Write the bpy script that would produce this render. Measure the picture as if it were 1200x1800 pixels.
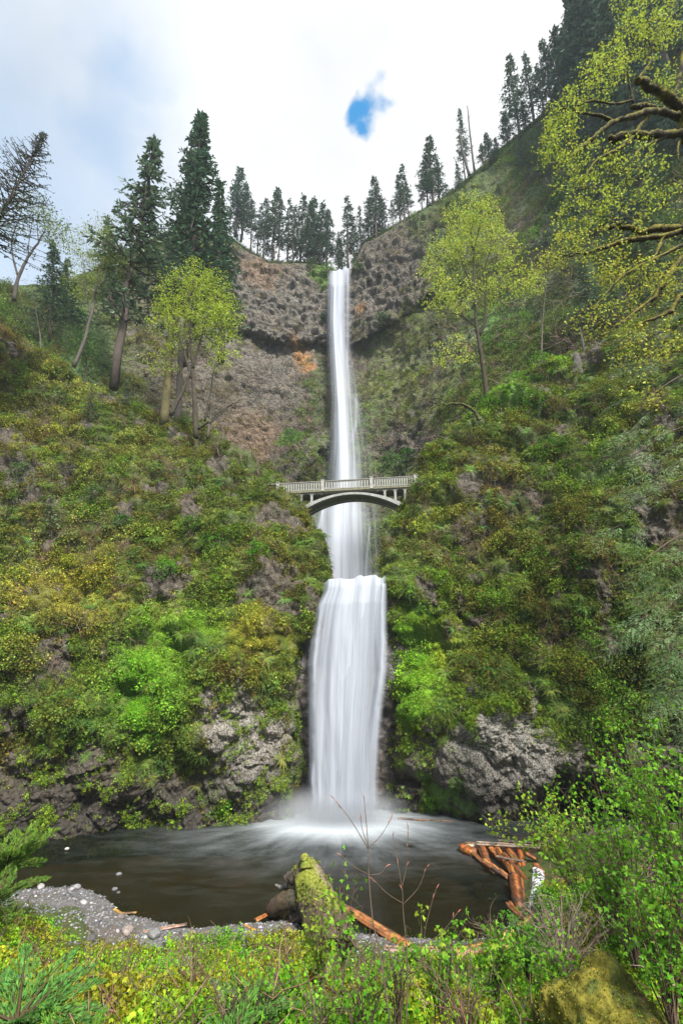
import bpy, math, random
import numpy as np
R = math.radians
rs = np.random.RandomState(7); random.seed(7)
for o in list(bpy.data.objects): bpy.data.objects.remove(o)
SC = bpy.context.scene; COL = SC.collection

# ------------------------------------------------------------------ camera, sky, sun, exposure
CH = 11.4; TILT = 17.0; F = 850.0
cd = bpy.data.cameras.new('camera'); cd.lens = 17.0; cd.sensor_width = 36; cd.sensor_fit = 'AUTO'
cd.clip_start = .1; cd.clip_end = 3000
cam = bpy.data.objects.new('camera', cd); COL.objects.link(cam)
cam.location = (0, 0, CH); cam.rotation_euler = (R(90 + TILT), 0, 0); SC.camera = cam
SC.view_settings.view_transform = 'Standard'; SC.view_settings.look = 'None'
SC.view_settings.exposure = 1.65; SC.view_settings.gamma = 1; SC.view_settings.use_curve_mapping = False
SC.cycles.max_bounces = 6; SC.cycles.diffuse_bounces = 3; SC.cycles.glossy_bounces = 2
SC.cycles.transmission_bounces = 2; SC.cycles.transparent_max_bounces = 14; SC.cycles.volume_bounces = 1
SC.cycles.use_denoising = True
SUN_EL, SUN_AZ = 50.0, 155.0     # azimuth measured from +Y clockwise: light from behind and right of the viewer
CT, ST = math.cos(R(TILT)), math.sin(R(TILT))
def ray(px, py):
    x = (np.asarray(px, float) - 600) / F; y = (900 - np.asarray(py, float)) / F
    return x, CT - y * ST, ST + y * CT
def at(px, py, Y):
    x, dy, dz = ray(px, py); k = np.asarray(Y, float) / dy
    return np.stack([x * k, dy * k, CH + dz * k], -1)
def atz(px, py, z=0.0):
    x, dy, dz = ray(px, py); k = (z - CH) / dz
    return np.array([x * k, dy * k, z])
def dirpx(px, py):
    v = np.array(ray(px, py)); return v / np.linalg.norm(v)

W = bpy.data.worlds.new('World'); SC.world = W; W.use_nodes = True
def world():
    nt = W.node_tree; nt.nodes.clear(); N = nt.nodes.new; L = nt.links.new
    out = N('ShaderNodeOutputWorld'); bg = N('ShaderNodeBackground'); bg.inputs[1].default_value = .1
    sky = N('ShaderNodeTexSky'); sky.sky_type = 'NISHITA'; sky.sun_disc = False
    sky.sun_elevation = R(SUN_EL); sky.sun_rotation = R(SUN_AZ); sky.dust_density = .3; sky.ozone_density = 3
    tc = N('ShaderNodeTexCoord')
    def noise(sc, det=4, dist=0., vec=None):
        n = N('ShaderNodeTexNoise'); n.inputs['Scale'].default_value = sc; n.inputs['Detail'].default_value = det
        n.inputs['Distortion'].default_value = dist; L(vec or tc.outputs['Generated'], n.inputs['Vector']); return n
    def math_(op, a, b=None, clamp=False):
        m = N('ShaderNodeMath'); m.operation = op; m.use_clamp = clamp
        for i, v in enumerate((a, b)):
            if v is None: continue
            if isinstance(v, (int, float)): m.inputs[i].default_value = v
            else: L(v, m.inputs[i])
        return m.outputs[0]
    wn = noise(13, 7); sub = N('ShaderNodeVectorMath'); sub.operation = 'SUBTRACT'; L(wn.outputs['Color'], sub.inputs[0]); sub.inputs[1].default_value = (.5, .5, .5)
    sc = N('ShaderNodeVectorMath'); sc.operation = 'SCALE'; L(sub.outputs[0], sc.inputs[0]); sc.inputs[3].default_value = .12
    ad = N('ShaderNodeVectorMath'); ad.operation = 'ADD'; L(sc.outputs[0], ad.inputs[0]); L(tc.outputs['Generated'], ad.inputs[1])
    holes = None
    for (px, py, r, soft, k) in ((654, 198, .037, .022, .95), (205, 125, .10, .10, .36), (195, 250, .12, .11, .32), (20, 330, .25, .2, .2)):
        d = N('ShaderNodeVectorMath'); d.operation = 'DISTANCE'; L(ad.outputs[0], d.inputs[0]); d.inputs[1].default_value = tuple(dirpx(px, py))
        m = N('ShaderNodeMapRange'); m.interpolation_type = 'SMOOTHSTEP'; L(d.outputs['Value'], m.inputs[0])
        m.inputs[1].default_value = r; m.inputs[2].default_value = max(0, r - soft); m.inputs[3].default_value = 0; m.inputs[4].default_value = k
        holes = m.outputs[0] if holes is None else math_('MAXIMUM', holes, m.outputs[0])
    br = noise(2.2, 5)                                     # cloud brightness, soft lumps
    mr = N('ShaderNodeMapRange'); L(br.outputs['Fac'], mr.inputs[0]); mr.inputs[1].default_value = .35; mr.inputs[2].default_value = .65; mr.inputs[3].default_value = .84; mr.inputs[4].default_value = 1.12
    # clouds are brighter towards the right and overhead, greyer to the left
    dot = N('ShaderNodeVectorMath'); dot.operation = 'DOT_PRODUCT'; L(tc.outputs['Generated'], dot.inputs[0]); dot.inputs[1].default_value = (.72, .25, .62)
    m2 = N('ShaderNodeMapRange'); m2.interpolation_type = 'SMOOTHSTEP'; L(dot.outputs['Value'], m2.inputs[0]); m2.inputs[1].default_value = .18; m2.inputs[2].default_value = .66; m2.inputs[3].default_value = 0; m2.inputs[4].default_value = 1
    v = mr.outputs[0]
    tint = N('ShaderNodeMix'); tint.data_type = 'RGBA'; L(m2.outputs[0], tint.inputs[0])
    tint.inputs[6].default_value = (2.3, 2.6, 3.0, 1); tint.inputs[7].default_value = (3.3, 3.36, 3.42, 1)
    cs = N('ShaderNodeVectorMath'); cs.operation = 'SCALE'; L(tint.outputs[2], cs.inputs[0]); L(v, cs.inputs[3])
    mix = N('ShaderNodeMix'); mix.data_type = 'RGBA'; L(holes, mix.inputs[0]); L(cs.outputs[0], mix.inputs[6]); skm = N('ShaderNodeVectorMath'); skm.operation = 'MULTIPLY'; L(sky.outputs[0], skm.inputs[0]); skm.inputs[1].default_value = (.14, .95, 1.1); L(skm.outputs[0], mix.inputs[7])
    L(mix.outputs[2], bg.inputs[0]); L(bg.outputs[0], out.inputs[0])
world()
sd = bpy.data.lights.new('sun', 'SUN'); sd.energy = 2.9; sd.angle = R(9); sd.color = (1, .96, .9)
sun = bpy.data.objects.new('sun', sd); COL.objects.link(sun)
sun.rotation_euler = (R(90 - SUN_EL), 0, R(180 - SUN_AZ) + math.pi * 0)
# a sun lamp shines along its -Z: with this rotation the light comes from azimuth SUN_AZ
_d = np.array([math.sin(R(SUN_AZ)) * math.cos(R(SUN_EL)), math.cos(R(SUN_AZ)) * math.cos(R(SUN_EL)), math.sin(R(SUN_EL))])
from mathutils import Vector, Matrix, Euler
sun.rotation_euler = Vector(_d).to_track_quat('Z', 'Y').to_euler()

# ------------------------------------------------------------------ noise
def _h(ix, iy, iz, s):
    with np.errstate(over='ignore'):
        n = ix.astype(np.uint32) * np.uint32(374761393) + iy.astype(np.uint32) * np.uint32(668265263) + iz.astype(np.uint32) * np.uint32(2246822519) + np.uint32((s * 3266489917) & 0xffffffff)
        n = (n ^ (n >> np.uint32(13))) * np.uint32(1274126177); n = n ^ (n >> np.uint32(16)); n = n * np.uint32(2246822519); n ^= n >> np.uint32(15)
    return n.astype(np.float64) / 4294967295.0
def vn(p, s=0):
    i = np.floor(p).astype(np.int64); f = p - i; u = f * f * f * (f * (f * 6 - 15) + 10)
    x, y, z = i[..., 0], i[..., 1], i[..., 2]; r = 0
    for a in (0, 1):
        for b in (0, 1):
            for c in (0, 1):
                w = (u[..., 0] if a else 1 - u[..., 0]) * (u[..., 1] if b else 1 - u[..., 1]) * (u[..., 2] if c else 1 - u[..., 2])
                r = r + w * _h(x + a, y + b, z + c, s)
    return r * 2 - 1
def fbm(p, sc, oc=4, s=0, gain=.5, lac=2.03):
    a, t, r = 1., 0., 0.; q = p * sc
    for k in range(oc):
        r = r + a * vn(q + 17.3 * k, s + k); t += a; a *= gain; q = q * lac
    return r / t
def worley(p, sc, s=0):
    q = p * sc; i = np.floor(q).astype(np.int64); f = q - i
    f1 = np.full(q.shape[:-1], 9.); f2 = f1.copy(); cid = f1.copy()
    for a in (-1, 0, 1):
        for b in (-1, 0, 1):
            for c in (-1, 0, 1):
                x, y, z = i[..., 0] + a, i[..., 1] + b, i[..., 2] + c
                r1 = _h(x, y, z, s + 11)
                d = (a + r1 - f[..., 0])**2 + (b + _h(x, y, z, s + 12) - f[..., 1])**2 + (c + _h(x, y, z, s + 13) - f[..., 2])**2
                m = d < f1; f2 = np.where(m, f1, np.minimum(f2, d)); cid = np.where(m, r1, cid); f1 = np.where(m, d, f1)
    return np.sqrt(f1), np.sqrt(f2), cid
def sst(a, b, x): t = np.clip((x - a) / (b - a), 0, 1); return t * t * (3 - 2 * t)

# ------------------------------------------------------------------ mesh helpers
class MB:
    """collects vertices, faces and a tint per vertex; build() links ONE mesh object"""
    def __init__(s): s.v = []; s.q = []; s.t = []; s.c = []; s.n = 0
    def add(s, v, q=None, t=None, c=None):
        v = np.asarray(v, float).reshape(-1, 3)
        if q is not None and len(q): s.q.append(np.asarray(q, np.int64).reshape(-1, 4) + s.n)
        if t is not None and len(t): s.t.append(np.asarray(t, np.int64).reshape(-1, 3) + s.n)
        if c is None: c = np.ones((len(v), 3)) * .5
        c = np.asarray(c, float)
        if c.ndim == 1: c = np.tile(c, (len(v), 1))
        s.c.append(c); s.v.append(v); s.n += len(v)
    def mesh(s, name, mat=None, smooth=True, origin=None):
        me = bpy.data.meshes.new(name)
        v = np.concatenate(s.v)
        if origin is not None: v = v - np.asarray(origin)
        q = np.concatenate(s.q) if s.q else np.zeros((0, 4), np.int64); t = np.concatenate(s.t) if s.t else np.zeros((0, 3), np.int64)
        me.vertices.add(len(v)); me.vertices.foreach_set('co', v.ravel().astype(np.float32))
        nl = q.size + t.size; me.loops.add(nl); me.loops.foreach_set('vertex_index', np.concatenate([q.ravel(), t.ravel()]).astype(np.int32))
        nf = len(q) + len(t); me.polygons.add(nf)
        st = np.concatenate([np.arange(len(q)) * 4, q.size + np.arange(len(t)) * 3]).astype(np.int32)
        me.polygons.foreach_set('loop_start', st)
        me.polygons.foreach_set('use_smooth', np.full(nf, smooth))
        c = np.concatenate(s.c); a = me.attributes.new('tint', 'FLOAT_COLOR', 'POINT')
        a.data.foreach_set('color', np.concatenate([c, np.ones((len(c), 1))], 1).ravel().astype(np.float32))
        me.update(calc_edges=True)
        if mat: me.materials.append(mat)
        return me
    def build(s, name, mat, parent=None, origin=None, smooth=True):
        return link(name, s.mesh(name, mat, smooth, origin), parent)
def link(name, me, parent=None, loc=None):
    o = bpy.data.objects.new(name, me); COL.objects.link(o)
    if parent: o.parent = parent
    if loc is not None: o.location = tuple(loc)
    return o
def tag(o, label=None, cat=None, group=None, kind=None):
    if label: o['label'] = label
    if cat: o['category'] = cat
    if group: o['group'] = group
    if kind: o['kind'] = kind
    return o
def empty(name, loc, label, cat, group=None):
    o = bpy.data.objects.new(name, None); COL.objects.link(o); o.location = tuple(loc); o.empty_display_size = .3
    return tag(o, label, cat, group)
def unit(v): v = np.asarray(v, float); return v / (np.linalg.norm(v, axis=-1, keepdims=True) + 1e-9)
def smooth_path(pts, n):
    """Catmull-Rom through points (k,d) -> (n,d)"""
    p = np.asarray(pts, float)
    if len(p) < 3: 
        t = np.linspace(0, 1, n)[:, None]; return p[0] * (1 - t) + p[-1] * t
    p = np.vstack([2 * p[0] - p[1], p, 2 * p[-1] - p[-2]]); m = len(p) - 3
    t = np.linspace(0, m - 1e-6, n); i = t.astype(int); f = (t - i)[:, None]
    a, b, c, d = p[i], p[i + 1], p[i + 2], p[i + 3]
    return .5 * ((2 * b) + (c - a) * f + (2 * a - 5 * b + 4 * c - d) * f**2 + (3 * b - a - 3 * c + d) * f**3)
def tube(mb, P, rad, sides=5, col=(.1, .07, .05), rough=0., cap=True, flat=1.):
    P = np.asarray(P, float); n = len(P); rad = np.broadcast_to(np.asarray(rad, float), (n,))
    T = unit(np.gradient(P, axis=0)); up = np.array([0, 0, 1.]) if abs(T[0, 2]) < .8 else np.array([1., 0, 0])
    A = unit(np.cross(T, up)); B = np.cross(T, A)
    a = np.arange(sides) * 2 * math.pi / sides
    rr = rad[:, None] * np.ones((1, sides))
    if rough: rr = rr * (1 + rough * rs.uniform(-1, 1, (n, sides)))
    V = P[:, None] + rr[..., None] * (np.cos(a)[None, :, None] * A[:, None] + flat * np.sin(a)[None, :, None] * B[:, None])
    i = np.arange(n - 1)[:, None] * sides; j = np.arange(sides)[None]; k = (j + 1) % sides
    q = np.stack([i + j, i + k, i + sides + k, i + sides + j], -1).reshape(-1, 4)
    V = V.reshape(-1, 3); t = None
    if cap:
        V = np.vstack([V, P[0], P[-1]]); jj = np.arange(sides); kk = (jj + 1) % sides
        t = np.vstack([np.stack([kk, jj, np.full(sides, n * sides)], -1), np.stack([(n - 1) * sides + jj, (n - 1) * sides + kk, np.full(sides, n * sides + 1)], -1)])
    c = np.asarray(col, float)
    if c.ndim == 2: 
        c = np.repeat(c, sides, 0)
        if cap: c = np.vstack([c, c[0], c[-1]])
    mb.add(V, q, t, c)
def leaves(mb, C, L, Wd, col, D=None, fold=.18, up=.3):
    """one folded pointed leaf per centre"""
    C = np.asarray(C, float); n = len(C)
    if n == 0: return
    if D is None: D = unit(rs.normal(size=(n, 3)) + np.array([0, 0, -.2]))
    N_ = unit(rs.normal(size=(n, 3)) + np.array([0, -.3, up * 3])); S = unit(np.cross(D, N_)); N_ = np.cross(S, D)
    L = np.broadcast_to(L, (n,))[:, None]; Wd = np.broadcast_to(Wd, (n,))[:, None]
    V = np.stack([C - D * L * .5, C + S * Wd * .5 - N_ * Wd * fold + D * L * .05, C + D * L * .5, C - S * Wd * .5 - N_ * Wd * fold + D * L * .05], 1)
    c = np.asarray(col, float); c = np.repeat(c, 4, 0) if c.ndim == 2 else c
    mb.add(V.reshape(-1, 3), (np.arange(n)[:, None] * 4 + np.arange(4)), None, c)
def lobed(mb, C, L, col, D=None):
    """three-lobed leaf: three folded blades from one stalk"""
    C = np.asarray(C, float); n = len(C)
    if n == 0: return
    if D is None: D = unit(rs.normal(size=(n, 3)) + np.array([0, 0, -.3]))
    N_ = unit(rs.normal(size=(n, 3)) + np.array([0, -.3, .8])); S = unit(np.cross(D, N_)); N_ = np.cross(S, D)
    L = np.broadcast_to(L, (n,))[:, None]; vs = []
    for ang in (-.95, 0, .95):
        d = D * math.cos(ang) + S * math.sin(ang); s = np.cross(N_, d); l = L * (1 if ang == 0 else .8)
        tip = C + d * l - N_ * l * .12
        vs += [C, C + d * l * .5 + s * l * .26, tip, C + d * l * .5 - s * l * .26]
    V = np.stack(vs, 1).reshape(-1, 3); q = (np.arange(n)[:, None, None] * 12 + np.arange(3)[None, :, None] * 4 + np.arange(4)).reshape(-1, 4)
    c = np.asarray(col, float); c = np.repeat(c, 12, 0) if c.ndim == 2 else c
    mb.add(V, q, None, c)
def box(mb, c, s, col=(.4, .4, .4), rot=None):
    v = np.array([[x, y, z] for x in (-.5, .5) for y in (-.5, .5) for z in (-.5, .5)]) * np.asarray(s)
    if rot is not None: v = v @ np.asarray(rot).T
    mb.add(v + np.asarray(c), [[0, 1, 3, 2], [4, 6, 7, 5], [0, 4, 5, 1], [2, 3, 7, 6], [0, 2, 6, 4], [1, 5, 7, 3]], None, col)
def jit(base, n, k=.25):
    """n colours spread about a base colour"""
    b = np.asarray(base, float); m = 1 + k * rs.normal(size=(n, 1)); h = 1 + .5 * k * rs.normal(size=(n, 3)) * np.array([1, .3, .6])
    return np.clip(b * m * h, .004, .8)
def tps(ctrl):
    c = np.asarray(ctrl, float); X = c[:, :2] / 300.; n = len(c)
    def U(r2): return np.where(r2 > 0, r2 * np.log(r2 + 1e-12), 0)
    d2 = ((X[:, None] - X[None])**2).sum(-1); K = U(d2) + np.eye(n) * .02; Pm = np.hstack([np.ones((n, 1)), X])
    A = np.zeros((n + 3, n + 3)); A[:n, :n] = K; A[:n, n:] = Pm; A[n:, :n] = Pm.T
    w = np.linalg.solve(A, np.concatenate([c[:, 2], np.zeros(3)]))
    def f(px, py):
        q = np.stack([px, py], -1) / 300.; r = w[n] + w[n + 1] * q[..., 0] + w[n + 2] * q[..., 1]
        for i in range(n): r = r + w[i] * U(((q - X[i])**2).sum(-1))
        return r
    return f

# ------------------------------------------------------------------ materials
def newmat(name):
    m = bpy.data.materials.new(name); m.use_nodes = True; nt = m.node_tree; nt.nodes.clear()
    return m, nt, nt.nodes.new, nt.links.new
def n_noise(N, L, vec, sc, det=4, rough=.55, dist=0):
    n = N('ShaderNodeTexNoise'); n.inputs['Scale'].default_value = sc; n.inputs['Detail'].default_value = det
    n.inputs['Roughness'].default_value = rough; n.inputs['Distortion'].default_value = dist
    if vec: L(vec, n.inputs['Vector'])
    return n.outputs['Fac']
def n_map(N, L, v, a, b, c=0., d=1., smooth=False):
    m = N('ShaderNodeMapRange'); L(v, m.inputs[0])
    if smooth: m.interpolation_type = 'SMOOTHSTEP'
    for i, x in enumerate((a, b, c, d)): m.inputs[i + 1].default_value = x
    return m.outputs[0]
def n_mix(N, L, f, a, b, mode='MIX'):
    m = N('ShaderNodeMix'); m.data_type = 'RGBA'; m.blend_type = mode
    for i, v in ((0, f), (6, a), (7, b)):
        if isinstance(v, (int, float)): m.inputs[i].default_value = v
        elif isinstance(v, tuple): m.inputs[i].default_value = (*v, 1)
        else: L(v, m.inputs[i])
    return m.outputs[2]
def n_math(N, L, op, a, b, clamp=False):
    m = N('ShaderNodeMath'); m.operation = op; m.use_clamp = clamp
    for i, v in enumerate((a, b)):
        if isinstance(v, (int, float)): m.inputs[i].default_value = v
        else: L(v, m.inputs[i])
    return m.outputs[0]
def leaf_mat(name, instancer=False, trans=.35, mult=1.0):
    m, nt, N, L = newmat(name); a = N('ShaderNodeAttribute'); a.attribute_name = 'tint'; a.attribute_type = 'INSTANCER' if instancer else 'GEOMETRY'
    col = a.outputs['Color']
    if instancer:
        b = N('ShaderNodeAttribute'); b.attribute_name = 'tint'; b.attribute_type = 'GEOMETRY'
        s = N('ShaderNodeVectorMath'); s.operation = 'SCALE'; L(b.outputs['Color'], s.inputs[0]); s.inputs[3].default_value = 2.0 * mult
        mu = N('ShaderNodeVectorMath'); mu.operation = 'MULTIPLY'; L(col, mu.inputs[0]); L(s.outputs[0], mu.inputs[1]); col = mu.outputs[0]
    d = N('ShaderNodeBsdfPrincipled'); d.inputs['Roughness'].default_value = .55; d.inputs['Specular IOR Level'].default_value = .1; L(col, d.inputs['Base Color'])
    t = N('ShaderNodeBsdfTranslucent'); L(col, t.inputs['Color']); mx = N('ShaderNodeMixShader'); mx.inputs[0].default_value = trans
    L(d.outputs[0], mx.inputs[1]); L(t.outputs[0], mx.inputs[2]); o = N('ShaderNodeOutputMaterial'); L(mx.outputs[0], o.inputs[0]); return m
def tint_mat(name, rough=.85, sc=6., var=.5, bump=.4, stretch=(1, 1, 1), spec=.3, bd=.05):
    """surface coloured by its tint attribute, broken up by noise and bump"""
    m, nt, N, L = newmat(name); a = N('ShaderNodeAttribute'); a.attribute_name = 'tint'; tc = N('ShaderNodeTexCoord')
    mp = N('ShaderNodeMapping'); mp.inputs['Scale'].default_value = stretch; L(tc.outputs['Object'], mp.inputs[0])
    n1 = n_noise(N, L, mp.outputs[0], sc, 6, .6); f = n_map(N, L, n1, .3, .7, 1 - var, 1 + var)
    s = N('ShaderNodeVectorMath'); s.operation = 'SCALE'; L(a.outputs['Color'], s.inputs[0]); L(f, s.inputs[3])
    p = N('ShaderNodeBsdfPrincipled'); L(s.outputs[0], p.inputs['Base Color']); p.inputs['Roughness'].default_value = rough; p.inputs['Specular IOR Level'].default_value = spec
    b = N('ShaderNodeBump'); b.inputs['Strength'].default_value = bump; b.inputs['Distance'].default_value = bd
    L(n_noise(N, L, mp.outputs[0], sc * 2.3, 6, .65), b.inputs['Height']); L(b.outputs[0], p.inputs['Normal'])
    o = N('ShaderNodeOutputMaterial'); L(p.outputs[0], o.inputs[0]); return m
def cliff_mat(name, rock_a, rock_b, sc=1., wet=.8, bump=.6, bd=.15, mosssc=1.5, wetline=False, gap=(.5, 1.8)):
    """tint = colour of the growth on the rock, attribute 'rock' = how bare it is, 'warm' = rust or ochre stain"""
    m, nt, N, L = newmat(name); a = N('ShaderNodeAttribute'); a.attribute_name = 'tint'
    r = N('ShaderNodeAttribute'); r.attribute_name = 'rock'; tc = N('ShaderNodeTexCoord'); O = tc.outputs['Object']
    w = N('ShaderNodeAttribute'); w.attribute_name = 'warm'; pa = N('ShaderNodeAttribute'); pa.attribute_name = 'pale'
    f1 = n_noise(N, L, O, .9 * sc, 8, .65); f2 = n_noise(N, L, O, 6 * sc, 5, .7); f3 = n_noise(N, L, O, .17 * sc, 4, .6)
    vo = N('ShaderNodeTexVoronoi'); vo.feature = 'DISTANCE_TO_EDGE'; vo.inputs['Scale'].default_value = 1.6 * sc; L(O, vo.inputs['Vector'])
    rc = n_mix(N, L, n_map(N, L, f1, .38, .62), rock_a, rock_b)
    rc = n_mix(N, L, n_map(N, L, f2, .56, .68, 0, .75), rc, (.33, .31, .27))          # pale lichen specks
    rc = n_mix(N, L, n_map(N, L, f3, .45, .6, 0, .45), rc, (.125, .095, .066))
    rc = n_mix(N, L, n_map(N, L, f2, .36, .46, .7, 0), rc, (.03, .028, .025)); vc = N('ShaderNodeTexVoronoi'); vc.feature = 'DISTANCE_TO_EDGE'; vc.inputs['Scale'].default_value = 1.1 * sc; vm = N('ShaderNodeMapping'); vm.inputs['Scale'].default_value = (1.3, 1.3, .45); wv = N('ShaderNodeVectorMath'); wv.operation = 'ADD'; wn = N('ShaderNodeTexNoise'); wn.inputs['Scale'].default_value = 1.2 * sc; wn.inputs['Detail'].default_value = 4; L(O, wn.inputs['Vector']); L(O, vm.inputs[0]); L(vm.outputs[0], wv.inputs[0]); L(wn.outputs['Color'], wv.inputs[1]); L(wv.outputs[0], vc.inputs['Vector']); rc = n_mix(N, L, n_map(N, L, vc.outputs['Distance'], 0, .07, .75, 0), rc, (.03, .027, .024))
    rc = n_mix(N, L, n_math(N, L, 'MULTIPLY', pa.outputs['Fac'], n_map(N, L, f2, .44, .52)), rc, (.34, .32, .28))
    rc = n_mix(N, L, w.outputs['Fac'], rc, (.36, .19, .075))
    if wetline:
        sz = N('ShaderNodeSeparateXYZ'); L(O, sz.inputs[0]); hz = n_math(N, L, 'ADD', sz.outputs[2], n_map(N, L, f1, .3, .7, -1.6, 1.6)); rc = n_mix(N, L, n_map(N, L, hz, 1.0, 5.5, .72, 0, True), rc, (.022, .019, .016))
    v2 = n_map(N, L, f2, .3, .7, gap[0], gap[1]); s = N('ShaderNodeVectorMath'); s.operation = 'SCALE'; L(a.outputs['Color'], s.inputs[0]); L(v2, s.inputs[3])  # gap range: dark soil tone that also puts shade between leaves into the colour
    jn = n_noise(N, L, O, mosssc * sc, 7, .7); k = n_math(N, L, 'ADD', r.outputs['Fac'], n_map(N, L, jn, .25, .75, -.55, .55)); k = n_map(N, L, k, .42, .58)
    c = n_mix(N, L, k, s.outputs[0], rc)
    p = N('ShaderNodeBsdfPrincipled'); L(c, p.inputs['Base Color']); p.inputs['Roughness'].default_value = wet; p.inputs['Specular IOR Level'].default_value = .3
    b = N('ShaderNodeBump'); b.inputs['Strength'].default_value = bump; b.inputs['Distance'].default_value = bd
    h = n_math(N, L, 'ADD', n_noise(N, L, O, 3 * sc, 10, .7), n_map(N, L, vo.outputs['Distance'], 0, .12, 0, .35)); L(h, b.inputs['Height']); L(b.outputs[0], p.inputs['Normal'])
    o = N('ShaderNodeOutputMaterial'); L(p.outputs[0], o.inputs[0]); return m
MAT = {}
MAT['leaf'] = leaf_mat('leaf'); MAT['leaf_i'] = leaf_mat('leaf_patch', True); MAT['needle'] = leaf_mat('needles', False, .15)
MAT['twig_i'] = leaf_mat('dead_twig', True, .0)
MAT['bark'] = tint_mat('bark', .9, 4, .45, .8, (2, 2, .5), bd=.03)
MAT['moss'] = tint_mat('mossy_bark', .95, 9, .6, 1., bd=.04)
MAT['wood'] = tint_mat('wet_wood', .45, 5, .45, .6, (1, 1, 1), spec=.5, bd=.02)
MAT['stone'] = tint_mat('stone', .75, 7, .4, .6, bd=.03)
MAT['concrete'] = tint_mat('weathered_concrete', .85, 3, .28, .3, bd=.02)
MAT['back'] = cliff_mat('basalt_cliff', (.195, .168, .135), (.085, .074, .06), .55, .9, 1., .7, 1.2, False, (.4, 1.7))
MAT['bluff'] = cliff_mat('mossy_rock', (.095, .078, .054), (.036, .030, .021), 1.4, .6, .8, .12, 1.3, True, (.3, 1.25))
MAT['pale'] = MAT['bluff']

# ------------------------------------------------------------------ instanced small plants (stuff)
PROTO = {}
def proto(name, meshes):
    c = bpy.data.collections.new(name)
    for i, me in enumerate(meshes):
        o = bpy.data.objects.new('%s_%02d' % (name, i), me); c.objects.link(o)
    PROTO[name] = (c, len(meshes))
def scatter(name, pname, P, rot, scl, col, label, cat, idx=None, group=None):
    """one stuff object: a point per clump, geometry nodes put a plant on each"""
    coll, k = PROTO[pname]; n = len(P); me = bpy.data.meshes.new(name); me.vertices.add(n); me.vertices.foreach_set('co', np.asarray(P).ravel().astype(np.float32))
    if idx is None: idx = rs.randint(0, k, n)
    a = me.attributes.new('rot', 'FLOAT_VECTOR', 'POINT'); a.data.foreach_set('vector', np.asarray(rot).ravel().astype(np.float32))
    a = me.attributes.new('scl', 'FLOAT', 'POINT'); a.data.foreach_set('value', np.broadcast_to(scl, (n,)).astype(np.float32))
    a = me.attributes.new('idx', 'INT', 'POINT'); a.data.foreach_set('value', np.asarray(idx).astype(np.int32))
    c4 = np.concatenate([col, np.ones((n, 1))], 1); a = me.attributes.new('tint', 'FLOAT_COLOR', 'POINT'); a.data.foreach_set('color', c4.ravel().astype(np.float32))
    o = link(name, me); tag(o, label, cat, group, 'stuff')
    ng = bpy.data.node_groups.new('scatter_' + name, 'GeometryNodeTree')
    ng.interface.new_socket('Geometry', in_out='INPUT', socket_type='NodeSocketGeometry'); ng.interface.new_socket('Geometry', in_out='OUTPUT', socket_type='NodeSocketGeometry')
    N = ng.nodes.new; L = ng.links.new; gi = N('NodeGroupInput'); go = N('NodeGroupOutput'); ip = N('GeometryNodeInstanceOnPoints'); ci = N('GeometryNodeCollectionInfo')
    ci.inputs[0].default_value = coll; ci.inputs['Separate Children'].default_value = True; ci.inputs['Reset Children'].default_value = True
    def att(nm, ty):
        t = N('GeometryNodeInputNamedAttribute'); t.data_type = ty; t.inputs[0].default_value = nm; return t.outputs[0]
    L(gi.outputs[0], ip.inputs['Points']); L(ci.outputs[0], ip.inputs['Instance']); ip.inputs['Pick Instance'].default_value = True
    L(att('idx', 'INT'), ip.inputs['Instance Index']); e = N('FunctionNodeEulerToRotation'); L(att('rot', 'FLOAT_VECTOR'), e.inputs[0]); L(e.outputs[0], ip.inputs['Rotation'])
    L(att('scl', 'FLOAT'), ip.inputs['Scale']); L(ip.outputs[0], go.inputs[0])
    md = o.modifiers.new('scatter', 'NODES'); md.node_group = ng; return o
def euler_from_normal(Nn, spin, lean=1.0):
    """rotation that carries +Z to the given direction, random spin"""
    out = np.zeros((len(Nn), 3))
    th = np.arccos(np.clip(Nn[:, 2], -1, 1)); ph = np.arctan2(Nn[:, 1], Nn[:, 0])
    # R = Rz(ph) Ry(th) Rz(spin) -> xyz euler
    cz, sz, cy, sy, cs, ss = np.cos(ph), np.sin(ph), np.cos(th), np.sin(th), np.cos(spin), np.sin(spin)
    m00 = cz * cy * cs - sz * ss; m10 = sz * cy * cs + cz * ss; m20 = -sy * cs; m21 = sy * ss; m22 = cy
    out[:, 0] = np.arctan2(m21, m22); out[:, 1] = np.arcsin(np.clip(-m20, -1, 1)); out[:, 2] = np.arctan2(m10, m00); return out
def g(v): return np.array([v, v, v]) * .5
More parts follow.
